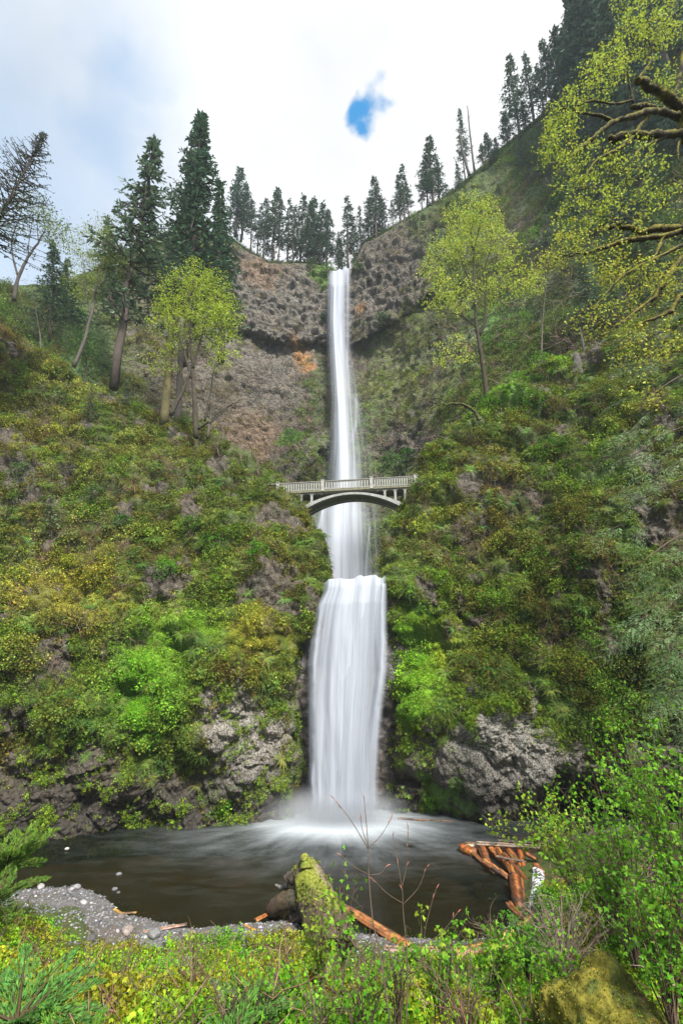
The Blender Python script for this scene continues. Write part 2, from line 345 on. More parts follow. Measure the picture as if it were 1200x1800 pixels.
def make_protos():
    ms = []
    for k in range(5):                                             # leafy clump: a low mound of small leaves
        mb = MB(); n = 34; d = unit(rs.normal(size=(n, 3)) + [0, 0, .7]); r = rs.uniform(.25, 1, n)[:, None]
        C = d * r * [.5, .5, .34] + [0, 0, .05]; leaves(mb, C, rs.uniform(.13, .24, n), rs.uniform(.1, .18, n), jit(g(1), n, .38)); ms.append(mb.mesh('leafy_clump', MAT['leaf_i']))
    proto('leafy', ms); ms = []
    for k in range(4):                                             # dense rounded bush of small leaves
        mb = MB(); n = 190; q = unit(rs.normal(size=(16, 3)) + [0, 0, .6]) * rs.uniform(.3, .55, (16, 1)) * [1, 1, .75]; C = (q[:, None] + rs.normal(size=(16, 12, 3)) * .085).reshape(-1, 3)[:n]; leaves(mb, C, rs.uniform(.06, .11, n), rs.uniform(.04, .075, n), jit(g(1), n, .38)); ms.append(mb.mesh('bushy_clump', MAT['leaf_i']))
    proto('bushy', ms); ms = []
    for k in range(4):                                             # fine-leaved ground cover
        mb = MB(); n = 60; d = unit(rs.normal(size=(n, 3)) + [0, 0, .6]); r = rs.uniform(.2, 1, n)[:, None]
        C = d * r * [.5, .5, .28]; leaves(mb, C, rs.uniform(.06, .12, n), rs.uniform(.05, .09, n), jit(g(1), n, .38)); ms.append(mb.mesh('fine_clump', MAT['leaf_i']))
    proto('fine', ms); ms = []
    for k in range(3):                                             # hanging grass tuft
        mb = MB(); n = 26
        for j in range(n):
            a = rs.uniform(0, 6.28); l = rs.uniform(.4, .9); o = np.array([math.cos(a), math.sin(a), 0]); p0 = o * rs.uniform(0, .12)
            t = np.linspace(0, 1, 4)[:, None]; P = p0 + o * l * .55 * t + np.array([0, 0, 1.]) * (l * .5 * t - l * .75 * t**2)
            s = np.cross(o, [0, 0, 1]) * .018; w = np.array([1, .9, .6, .1])[:, None]
            mb.add(np.vstack([P + s * w, P - s * w]), [[0, 1, 5, 4], [1, 2, 6, 5], [2, 3, 7, 6]], None, jit(g(1), 1, .25)[0])
        ms.append(mb.mesh('grass_tuft', MAT['leaf_i']))
    proto('tuft', ms); ms = []
    for k in range(3): ms.append(fern_mesh(10 + k, MAT['leaf_i']))
    proto('fern', ms); ms = []
    for k in range(3):                                             # dead twigs
        mb = MB()
        for j in range(9):
            d = unit(rs.normal(size=3) + [0, 0, .3]); p = rs.normal(size=3) * .12; pts = [p]
            for q in range(3): d = unit(d + rs.normal(size=3) * .35); pts.append(pts[-1] + d * rs.uniform(.15, .3))
            tube(mb, pts, np.array([.014, .011, .008, .004]), 3, jit(g(1), 1, .2)[0], cap=False)
        ms.append(mb.mesh('twig_tangle', MAT['twig_i']))
    proto('twigs', ms); ms = []
    for k in range(4):                                             # pebbles
        mb = MB(); V, T = ico(1); V = V * [1, rs.uniform(.6, .9), rs.uniform(.4, .7)] * (1 + .18 * fbm(V + 9 * k, 1.3, 2)[:, None]); mb.add(V, None, T, g(1)); ms.append(mb.mesh('pebble', MAT['pebble_i'], False))
    proto('pebble', ms)
    ms = []
    for k in range(4):                                             # sprig with tri-lobed leaves on a thin stem
        mb = MB(); pts = [np.zeros(3)]; d = np.array([rs.uniform(-.2, .2), rs.uniform(-.2, .2), 1.])
        for q in range(4): d = unit(d + rs.normal(size=3) * .18); pts.append(pts[-1] + d * .14)
        tube(mb, pts, np.linspace(.008, .003, 5), 3, np.array([.5, .3, .12]) * .6, cap=False); pts = np.array(pts)
        n = 13; C = pts[rs.randint(1, 5, n)] + rs.normal(size=(n, 3)) * .07; lobed(mb, C, rs.uniform(.05, .1, n), jit(g(1), n, .22)); ms.append(mb.mesh('sprig', MAT['leaf_i']))
    proto('sprig', ms)
def ico(sub):
    t = (1 + 5**.5) / 2
    V = unit(np.array([[-1, t, 0], [1, t, 0], [-1, -t, 0], [1, -t, 0], [0, -1, t], [0, 1, t], [0, -1, -t], [0, 1, -t], [t, 0, -1], [t, 0, 1], [-t, 0, -1], [-t, 0, 1]]))
    T = [[0, 11, 5], [0, 5, 1], [0, 1, 7], [0, 7, 10], [0, 10, 11], [1, 5, 9], [5, 11, 4], [11, 10, 2], [10, 7, 6], [7, 1, 8], [3, 9, 4], [3, 4, 2], [3, 2, 6], [3, 6, 8], [3, 8, 9], [4, 9, 5], [2, 4, 11], [6, 2, 10], [8, 6, 7], [9, 8, 1]]
    V = [tuple(v) for v in V]
    for _ in range(sub):
        mid = {}; T2 = []
        def m(a, b):
            k = (min(a, b), max(a, b))
            if k not in mid: V.append(tuple(unit((np.array(V[a]) + np.array(V[b])) / 2))); mid[k] = len(V) - 1
            return mid[k]
        for a, b, c in T: x, y, z = m(a, b), m(b, c), m(c, a); T2 += [[a, x, z], [b, y, x], [c, z, y], [x, y, z]]
        T = T2
    return np.array(V), np.array(T)
def fern_mesh(nf, mat, sub=9):
    mb = MB()
    for j in range(nf):
        a = j * 6.283 / nf + rs.uniform(-.3, .3); l = rs.uniform(.6, 1.); o = np.array([math.cos(a), math.sin(a), 0]); s = np.array([-o[1], o[0], 0])
        t = np.linspace(.08, 1, sub); Pm = o * (l * .85 * t)[:, None] + np.array([0, 0, 1.]) * (l * (.75 * t - .85 * t**2))[:, None]
        w = .2 * l * np.sin(np.clip(t * 3.0, 0, 3.1))**.7 * (1.05 - t) + .02
        c = jit(g(1), 1, .2)[0]
        for sg in (-1, 1):
            A = Pm; D = unit(s * sg + o * .35 + np.array([0, 0, -.25])); B = Pm + D * w[:, None]; wd = o * .035 * l
            V = np.stack([A - wd * .9, B, A + wd * .9, A + np.array([0, 0, -.002])], 1).reshape(-1, 3)
            mb.add(V, np.arange(len(t))[:, None] * 4 + np.arange(4), None, c)
    return mb.mesh('fern_fronds', mat)
def pebble_mat():
    m, nt, N, L = newmat('pebble'); a = N('ShaderNodeAttribute'); a.attribute_name = 'tint'; a.attribute_type = 'INSTANCER'
    p = N('ShaderNodeBsdfPrincipled'); L(a.outputs['Color'], p.inputs['Base Color']); p.inputs['Roughness'].default_value = .6
    o = N('ShaderNodeOutputMaterial'); L(p.outputs[0], o.inputs[0]); return m
MAT['pebble_i'] = pebble_mat()
make_protos()

# ------------------------------------------------------------------ terrain sheets (cliffs, bluffs)
def zones(px, py, base, zs, P, warp=50):
    """growth colour, bareness and ochre by place; zs = (cx,cy,rx,ry,colour or None,rock or None,weight,warm)"""
    wx = px + warp * fbm(P, .22, 4, 50); wy = py + warp * fbm(P, .22, 4, 60)
    c = np.ones(px.shape + (3,)) * np.array(base[0]); k = np.ones(px.shape) * base[1]; wm = np.zeros(px.shape)
    for z in zs:
        cx, cy, rx, ry, col, rock, wt = z[:7]
        w = wt * np.exp(-(((wx - cx) / rx)**2 + ((wy - cy) / ry)**2)**1.6)
        if col is not None: c = c * (1 - w[..., None]) + np.array(col) * w[..., None]
        if rock is not None: k = k * (1 - w) + rock * w
        if len(z) > 7: wm = np.maximum(wm, w * z[7])
    pl = np.zeros(px.shape)
    for z in zs:
        if len(z) > 8: pl = np.maximum(pl, z[8] * np.exp(-(((wx - z[0]) / z[2])**2 + ((wy - z[1]) / z[3])**2)**1.6))
    return c, k, wm + 1j * pl
def grid_normals(P):
    du = np.gradient(P, axis=1); dv = np.gradient(P, axis=0); n = unit(np.cross(dv, du)); s = np.sign(n[..., 1:2] * -1 + n[..., 2:3] * .3 + 1e-9); return n * s
def blur(A, k):
    for ax in (0, 1):
        pad = [(0, 0)] * A.ndim; pad[ax] = (k, k); B = np.pad(A, pad, mode='edge'); c = np.cumsum(B, axis=ax)
        z = np.zeros_like(np.take(c, [0], axis=ax)); c = np.concatenate([z, c], axis=ax); n = A.shape[ax]; w = 2 * k + 1
        A = (np.take(c, np.arange(n) + w, axis=ax) - np.take(c, np.arange(n), axis=ax)) / w
    return A
def sheet(name, P, col, rock, warm, mat, label):
    h, w = P.shape[:2]; mb = MB(); i = np.arange(h - 1)[:, None] * w; j = np.arange(w - 1)[None]
    q = np.stack([i + j, i + j + 1, i + w + j + 1, i + w + j], -1).reshape(-1, 4); mb.add(P.reshape(-1, 3), q, None, col.reshape(-1, 3))
    me = mb.mesh(name, mat)
    for nm, v in (('rock', rock), ('warm', np.real(warm)), ('pale', np.imag(warm))):
        a = me.attributes.new(nm, 'FLOAT', 'POINT'); a.data.foreach_set('value', v.ravel().astype(np.float32))
    o = link(name, me); tag(o, label, None, None, 'structure'); return o
def edge(tab, v): t = np.array(tab, float); return np.interp(v, t[:, 0], t[:, 1])

# --- far amphitheatre wall with the wooded slope to its right
CREST = [(-400, 500), (-150, 480), (0, 500), (100, 500), (170, 470), (260, 420), (330, 400), (395, 412), (430, 440), (470, 462), (560, 466), (582, 474), (617, 474), (640, 428), (700, 396), (760, 362), (800, 338), (850, 296), (905, 246), (945, 215), (1000, 150), (1050, 70), (1150, -60), (1250, -200), (1600, -600)]
bk_depth = tps([(600, 1150, 80), (450, 1000, 88), (600, 1000, 88), (750, 1000, 82), (450, 850, 98), (600, 830, 100), (740, 830, 92), (450, 650, 110), (600, 650, 112), (700, 650, 108), (600, 470, 121), (480, 460, 124), (400, 420, 122), (700, 400, 118), (780, 350, 115), (850, 300, 110), (920, 235, 102), (1000, 150, 88), (1100, 0, 75), (1250, -200, 62), (900, 450, 92), (1000, 450, 76), (1100, 450, 66), (1250, 450, 56), (900, 600, 82), (1000, 600, 68), (1250, 600, 54), (800, 720, 84), (380, 700, 104), (250, 600, 98), (150, 550, 90), (0, 520, 76), (250, 430, 106), (100, 490, 90), (-200, 480, 66), (-200, 900, 60), (1250, 900, 52), (1000, 850, 66), (100, 900, 76)])
def back_wall():
    nx, ny, nb = 680, 430, 18
    px = np.linspace(-140, 1330, nx)[None] * np.ones((ny, 1)); top = edge(CREST, px[0]) + 4 * fbm(np.stack([px[0], px[0] * 0, px[0] * 0], -1), .05, 4, 3)
    t = np.linspace(0, 1, ny)[:, None]; bot = np.interp(px, [-260, 0, 100, 250, 350, 470, 540, 560, 740, 765, 850, 1000, 1300], [660, 700, 750, 810, 860, 930, 1120, 1120, 1120, 940, 800, 740, 700]); py = bot * (1 - t) + top[None] * t
    Y = bk_depth(px, py)
    led = np.interp(px, [380, 480, 560, 640, 700, 760, 860], [560, 592, 600, 590, 560, 540, 500])
    P0 = at(px, py, Y); led = led + 30 * fbm(P0 * [1, 1, .3], .13, 5, 5)
    amp = sst(370, 430, px) * sst(860, 760, px)
    Y = Y - 2.9 * amp * sst(led + 3, led - 12, py) * sst(-40, 60, py - top[None]) + .8 * amp * np.exp(-((py - led - 14) / 14)**2)
    # curved rib that crosses behind the bridge on the left, hollow beside the falls
    Y = Y - 5 * np.exp(-((py - (865 - (px - 480) * 1.0)) / 26)**2) * sst(470, 500, px) * sst(620, 585, px)
    Y = Y + 4.0 * np.exp(-((px - 470) / 30)**2 - ((py - 620) / 22)**2)
    P = at(px, py, Y); n = grid_normals(P)
    rough = (.5 + .5 * amp * sst(-20, 20, led - py)) * (.6 + .4 * sst(900, 800, px)); ka = sst(920, 800, px) * sst(200, 330, px)
    f1, f2, cid = worley(P * [1, 1, 1.15], .42, 1); g1, g2, gid = worley(P, 1.05, 2)
    d = 1.5 * fbm(P, .09, 4, 7) + rough * (1.3 * (.55 - f1) + 1.7 * (cid - .5) + .9 * (.5 - g1) + .5 * (gid - .5)) + .35 * fbm(P, .9, 3, 9) + .9 * ka * np.abs(fbm(P * [1, 1, .3], .45, 4, 19)) + ka * (.7 * np.abs(fbm(P, .35, 4, 20)) + .8 * np.floor(3 * fbm(P * [1, 1, .5], .16, 4, 21)) / 3)
    d = d * sst(0, 12, (py - top[None]))**.5
    P = P + n * d[..., None]
    tb = np.linspace(0, 1, nb + 1)[1:, None, None]; last = P[-1][None]
    B = last + tb * np.array([0, 60, 0]) + tb * np.stack([last[0, :, 0] / last[0, :, 1] * 40, 0 * last[0, :, 0], -6 + 0 * last[0, :, 0]], -1)[None] + np.stack([0 * tb[..., 0] + 0 * last[..., 0], 0 * last[..., 0] + 0 * tb[..., 0], .6 * fbm(last + tb * 60, .2, 3, 4)], -1)
    P2 = np.concatenate([P, B]); px2 = np.concatenate([px, np.tile(px[-1], (nb, 1))]); py2 = np.concatenate([py, np.tile(py[-1], (nb, 1))])
    G1, G2, BR = (.085, .13, .035), (.13, .15, .05), (.12, .10, .055)
    zs = [(480, 560, 190, 130, BR, .95, 1, 0, .3), (680, 480, 90, 90, BR, .88, 1), (450, 700, 130, 150, (.12, .11, .05), .86, 1), (300, 600, 180, 120, (.13, .11, .06), .72, .9),
          (560, 690, 30, 80, G1, .35, .9), (545, 790, 50, 40, G1, .5, .7), (700, 600, 60, 40, G2, .45, .9), (700, 690, 90, 60, G2, .42, .9), (660, 760, 50, 50, G1, .35, 1), (720, 780, 60, 30, BR, .9, 1), (700, 815, 50, 16, G1, .0, 1),
          (690, 900, 60, 90, G1, .4, .9), (1050, 350, 260, 260, (.06, .10, .03), .12, 1), (1150, 60, 200, 200, (.04, .07, .03), .05, 1), (900, 420, 60, 80, (.10, .10, .05), .55, .8), (860, 330, 70, 40, (.12, .16, .05), .2, .9), (820, 560, 90, 120, (.10, .13, .05), .42, .9),
          (565, 480, 25, 25, (.09, .16, .03), 0, 1), (510, 772, 26, 12, (.10, .22, .04), 0, 1), (880, 560, 40, 60, (.1, .2, .04), .1, .8), (80, 620, 160, 150, (.07, .12, .04), .1, 1),
          (533, 626, 18, 26, None, 1, 1, 1.0), (628, 545, 8, 10, None, 1, 1, .9), (455, 480, 45, 26, None, 1, .7, .4), (440, 780, 60, 50, None, .95, .8, .3)]
    c, k, wm = zones(px2, py2, ((.09, .12, .04), .3), zs, P2, 30)
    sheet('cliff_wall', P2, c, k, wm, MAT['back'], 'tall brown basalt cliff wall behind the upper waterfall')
    return P, n, px, py, c[:ny], k[:ny]
BK = back_wall()

# --- the two bluffs that frame the lower fall
def bluff(name, rows, edge_fn, far_px, side, ctrl, base, zs, label, nu, nv, extra=None, seed=0, amp=1.):
    dep = tps(ctrl); py1 = np.linspace(rows[0], rows[1], nv)[:, None] * np.ones((1, nu)); e = edge_fn(py1[:, 0])[:, None]
    P00 = at(e[:, 0], py1[:, 0], 45.); e = e + (7 * fbm(P00 , .45, 4, seed + 70) * sst(1440, 1380, py1[:, 0]))[:, None]
    t = np.linspace(0, 1, nu)[None]**1.0; px1 = far_px * (1 - t) + e * t
    Y = dep(px1, py1)
    if extra: Y = extra(px1, py1, Y)
    # round the edge over towards the gully
    q = np.clip(np.abs(e - px1) / 26, 0, 1); Y = Y + 2.2 * (1 - np.sqrt(1 - (1 - q)**2 * .999))
    P = at(px1, py1, Y); n = grid_normals(blur(P, 2)); f1, f2, cid = worley(P, .55, seed + 1); g1, g2, gid = worley(P, 1.7, seed + 2)
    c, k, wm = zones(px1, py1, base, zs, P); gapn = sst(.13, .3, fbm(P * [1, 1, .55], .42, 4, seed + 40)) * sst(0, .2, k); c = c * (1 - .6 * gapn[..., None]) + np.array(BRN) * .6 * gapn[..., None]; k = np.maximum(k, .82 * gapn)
    h1, h2, hid = worley(P * [1, 1, 1.5], .22, seed + 4); d = 1.5 * fbm(P, .16, 3, seed + 3) + 1.5 * (.5 - h1) + .9 * (hid - .5) + (1.3 - .8 * k) * (.55 - f1) + .7 * (cid - .5) + (.22 + .12 * k) * (.5 - g1) + k * (.5 * np.abs(fbm(P, 1.1, 4, seed + 8)) + .35 * np.abs(fbm(P, 3.2, 3, seed + 9))) + .22 * fbm(P, 1.3, 4, seed + 5) + .25 * np.abs(fbm(P * [1, 1, .4], .9, 3, seed + 6))
    fade = sst(0, .5, q); d = d * (.25 + .75 * fade) * amp
    P = P + n * d[..., None]; n2 = grid_normals(blur(P, 1)); n = np.where(n2[..., 2:3] < n[..., 2:3] - .25, n2, n)
    nb = 14; tb = np.linspace(0, 1, nb + 1)[1:][None, :, None]; last = P[:, -1:][:, :, :]; yl = last[..., 1:2]; kx = last[..., 0:1] / yl
    back = 26. * tb; B = np.concatenate([last[..., 0:1] + kx * back + side * (1.2 * tb + 5 * tb**2), yl + back, last[..., 2:3] - .5 * tb + 0 * back], -1)
    P2 = np.concatenate([P, B], 1); rep = lambda a: np.concatenate([a, np.repeat(a[:, -1:], nb, 1)], 1)
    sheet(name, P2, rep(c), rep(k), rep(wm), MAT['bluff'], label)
    return P, n, px1, py1, c, k
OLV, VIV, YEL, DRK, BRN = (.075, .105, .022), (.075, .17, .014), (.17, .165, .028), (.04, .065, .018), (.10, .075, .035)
L_EDGE = [(560, -20), (590, 25), (620, 75), (660, 125), (690, 170), (708, 260), (725, 320), (750, 365), (780, 405), (810, 450), (840, 498), (870, 512), (895, 532), (930, 553), (960, 566), (1000, 578), (1025, 578), (1060, 562), (1100, 543), (1130, 530), (1200, 524), (1300, 526), (1400, 535), (1560, 555)]
R_EDGE = [(560, 1150), (600, 1060), (620, 1000), (650, 925), (690, 862), (720, 840), (745, 800), (780, 765), (820, 732), (860, 718), (900, 702), (950, 686), (1000, 678), (1100, 682), (1160, 694), (1300, 696), (1400, 684), (1560, 660)]
LB = bluff('bluff_left', (1560, 560), lambda v: edge(L_EDGE, v), -150, -1,
    [(-250, 1540, 34), (0, 1540, 37.5), (300, 1540, 39.6), (560, 1540, 42), (-250, 1440, 34.2), (0, 1450, 37.2), (200, 1440, 38.8), (400, 1420, 40.6), (540, 1410, 42), (-200, 1280, 35), (60, 1290, 37.0), (200, 1300, 38.4), (430, 1290, 39.6), (530, 1250, 42.2), (0, 1100, 38.5), (250, 1100, 40), (430, 1120, 40.2), (545, 1100, 42.6), (-200, 1000, 38), (100, 1000, 41), (300, 1000, 43), (480, 1000, 44), (572, 1020, 44.5), (0, 850, 46), (200, 850, 48), (400, 850, 50), (520, 900, 49.5), (0, 720, 51), (150, 720, 55), (250, 720, 58), (350, 770, 56), (470, 850, 52), (-100, 620, 48), (40, 610, 54), (100, 660, 57), (-200, 560, 46), (0, 560, 51)],
    (OLV, .25),
    [(110, 1045, 130, 60, YEL, .1, .95), (60, 1130, 90, 60, (.12, .11, .03), .35, .8), (265, 1190, 75, 140, VIV, .02, 1), (330, 1110, 90, 50, (.09, .17, .02), 0, .9), (460, 1120, 70, 60, YEL, .1, .9), (430, 1210, 80, 30, (.06, .10, .02), .15, .8), (520, 1280, 24, 160, (.06, .11, .015), .15, .9),
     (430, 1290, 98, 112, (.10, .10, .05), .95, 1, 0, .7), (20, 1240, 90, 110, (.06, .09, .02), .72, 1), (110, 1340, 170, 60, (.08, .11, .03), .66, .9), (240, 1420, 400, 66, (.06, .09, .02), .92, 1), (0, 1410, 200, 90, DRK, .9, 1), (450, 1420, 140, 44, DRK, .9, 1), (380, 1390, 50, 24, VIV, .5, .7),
     (80, 770, 90, 80, (.11, .11, .025), .45, .9), (30, 870, 45, 40, DRK, .85, 1), (230, 840, 60, 50, (.09, .10, .03), .35, .8), (120, 650, 140, 60, (.13, .15, .045), .05, 1), (0, 580, 60, 50, BRN, .7, .9), (140, 930, 130, 40, (.12, .11, .05), .1, .7), (300, 780, 100, 40, (.11, .13, .04), .1, .9), (480, 950, 70, 80, (.09, .11, .02), .3, .8), (380, 870, 90, 50, (.08, .10, .03), .35, .7), (470, 1010, 50, 30, BRN, .5, .6)],
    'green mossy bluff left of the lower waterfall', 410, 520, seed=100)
def r_extra(px, py, Y):
    # pale bulge, undercut below it and the dark hollow to its right
    Y = Y - 1.8 * np.exp(-((px - 880) / 110)**2 - ((py - 1290) / 95)**2)
    lim = np.interp(px, [680, 760, 840, 900, 1000, 1100, 1300], [1460, 1440, 1415, 1400, 1375, 1350, 1300])
    return Y + 5.5 * sst(0, 42, py - lim) * sst(760, 900, px)
RB = bluff('bluff_right', (1560, 560), lambda v: edge(R_EDGE, v), 1380, 1,
    [(680, 1540, 43), (900, 1540, 43.5), (1200, 1540, 44), (1500, 1540, 42), (680, 1430, 43), (800, 1435, 42.3), (900, 1420, 41.5), (1000, 1400, 41.5), (1200, 1350, 40), (1500, 1400, 38), (690, 1100, 43.6), (682, 1010, 44), (780, 1250, 41), (880, 1300, 40.3), (980, 1300, 40.5), (1100, 1200, 39.5), (1300, 1200, 37), (700, 950, 46), (735, 850, 49), (800, 770, 51), (860, 700, 53), (930, 650, 54), (1010, 620, 54), (1120, 570, 52), (900, 900, 45), (900, 1100, 41.5), (1000, 1000, 42), (1150, 1000, 39.5), (1150, 800, 42), (1150, 650, 47), (1000, 780, 47), (1400, 700, 42), (1400, 1000, 37)],
    (OLV, .28),
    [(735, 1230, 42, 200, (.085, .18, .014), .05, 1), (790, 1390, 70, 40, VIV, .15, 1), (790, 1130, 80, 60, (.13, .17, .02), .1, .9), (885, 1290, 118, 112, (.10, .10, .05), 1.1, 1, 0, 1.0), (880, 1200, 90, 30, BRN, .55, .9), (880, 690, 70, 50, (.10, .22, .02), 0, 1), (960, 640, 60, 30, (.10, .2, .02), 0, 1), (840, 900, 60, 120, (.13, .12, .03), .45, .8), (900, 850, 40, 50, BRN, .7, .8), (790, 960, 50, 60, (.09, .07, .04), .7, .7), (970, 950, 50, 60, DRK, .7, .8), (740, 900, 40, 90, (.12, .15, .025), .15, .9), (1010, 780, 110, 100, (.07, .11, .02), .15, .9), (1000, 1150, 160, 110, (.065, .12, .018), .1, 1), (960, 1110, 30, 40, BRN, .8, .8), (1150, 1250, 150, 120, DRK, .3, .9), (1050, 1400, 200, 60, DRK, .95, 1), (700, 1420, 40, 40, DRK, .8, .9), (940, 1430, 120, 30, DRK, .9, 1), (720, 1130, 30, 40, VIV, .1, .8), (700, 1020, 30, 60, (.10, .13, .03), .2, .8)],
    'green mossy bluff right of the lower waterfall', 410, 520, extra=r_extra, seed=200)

# --- wet rock face behind the lower fall, its lip and the bed of the upper pool
def falls_face():
    nx, ny, nb = 150, 230, 40
    px = np.linspace(470, 750, nx)[None] * np.ones((ny, 1)); py = np.linspace(1470, 1022, ny)[:, None] * np.ones((1, nx))
    Y = 43.7 - 1.2 * np.exp(-((py - 1200) / 60)**2) * .6 + .9 * sst(1060, 1022, py) + 0 * px
    P = at(px, py, Y); n = np.zeros_like(P); n[..., 1] = -1
    f1, f2, cid = worley(P, 1.1, 31); d = .35 * (.5 - f1) + .3 * fbm(P, .5, 4, 33) + .15 * fbm(P, 2.5, 3, 34); P = P + n * d[..., None]
    last = P[-1][None]; tb = np.linspace(0, 1, nb + 1)[1:, None]
    B = np.stack([last[..., 0] * (1 + .8 * tb), last[..., 1] + 42 * tb, last[..., 2] - .25 + .4 * fbm(np.stack([last[..., 0] + 0 * tb, last[..., 1] + 42 * tb, 0 * tb + 0 * last[..., 2]], -1), .5, 3, 35)], -1)
    P2 = np.concatenate([P, B]); c = np.ones(P2.shape) * [.05, .06, .025]; k = np.ones(P2.shape[:2]) * .9
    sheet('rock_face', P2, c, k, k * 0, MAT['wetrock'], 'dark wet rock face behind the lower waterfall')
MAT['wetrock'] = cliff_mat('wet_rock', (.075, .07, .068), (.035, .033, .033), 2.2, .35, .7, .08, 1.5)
falls_face()

# ------------------------------------------------------------------ foreground ground, shore and pool bed
SH = np.array([(-60, 31), (-30, 30.5), (-17.4, 29.6), (-14, 30.2), (-12, 29.0), (-10.3, 27.2), (-6.7, 25.9), (-2.6, 26.6), (0, 25.7), (2.4, 25.2), (5, 24.9), (6.6, 25.2), (8.0, 27.0), (9.2, 30), (11, 34), (14, 36), (22, 37), (60, 37)])
def ground_z(x, y):
    d = np.interp(x, SH[:, 0], SH[:, 1]) - y
    w = sst(7.5, 12, x); prof = np.interp(d, [-16, -6, -2, 0, 1.5, 4, 8, 12, 15, 19, 24, 60], [-2.0, -1.6, -.7, 0, .28, .75, 1.9, 4.0, 5.2, 6.2, 7.5, 9.5])
    pr = np.interp(26 - y, [-14, -8, -2, 4, 8, 12, 16, 20, 60], [-1.0, .1, .9, 2.6, 4.4, 5.6, 6.4, 7.4, 9.5])
    z = prof * (1 - w) + np.where(d > -1, np.minimum(pr + .12 * (x - 9), prof + 1.0), prof) * w
    return z + .12 * np.clip(d, 0, 1.5) * fbm(np.stack([x, y, 0 * x], -1), .9, 3, 41) * 1.5 + .35 * np.clip(d / 8, 0, 1) * fbm(np.stack([x, y, 0 * x], -1), .35, 3, 42)
def on_ground(px, py):
    """point where the ray through a pixel meets the ground"""
    x, dy, dz = ray(px, py); k = np.linspace(3, 60, 900); X, Yy, Z = x * k, dy * k, CH + dz * k; h = ground_z(X, Yy); i = int(np.argmax(Z < h)); return np.array([X[i], Yy[i], h[i]])
def ground():
    xs = np.concatenate([np.linspace(-90, -24, 24), np.linspace(-23.8, 20, 300), np.linspace(21, 90, 24)]); ys = np.concatenate([np.linspace(-60, 5, 26), np.linspace(5.4, 37, 230), np.linspace(37.5, 60, 20)])
    X, Yy = np.meshgrid(xs, ys); P = np.stack([X, Yy, ground_z(X, Yy)], -1)
    d = np.interp(X, SH[:, 0], SH[:, 1]) - Yy; P[..., 2] += .04 * fbm(P, 3, 3, 44)
    k = sst(3.8, 2.0, d + 1.0 * fbm(P, .5, 3, 45) + .35 * np.clip(X + 3, 0, 8)); soil = np.array([.075, .06, .04]); c = np.ones(P.shape) * [.085, .12, .02]
    c = c * (1 - .5 * (fbm(P, .8, 3, 46) > .1)[..., None]) + soil * .5 * (fbm(P, .8, 3, 46) > .1)[..., None]
    bed = sst(0, -1.2, d)[..., None]; c = c * (1 - bed) + np.array([.10, .075, .045]) * bed
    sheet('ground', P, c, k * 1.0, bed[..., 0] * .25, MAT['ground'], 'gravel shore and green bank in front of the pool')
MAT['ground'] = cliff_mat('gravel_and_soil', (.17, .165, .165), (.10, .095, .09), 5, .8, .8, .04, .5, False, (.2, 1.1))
ground()
LIPX = atz(600, 1447, 0)
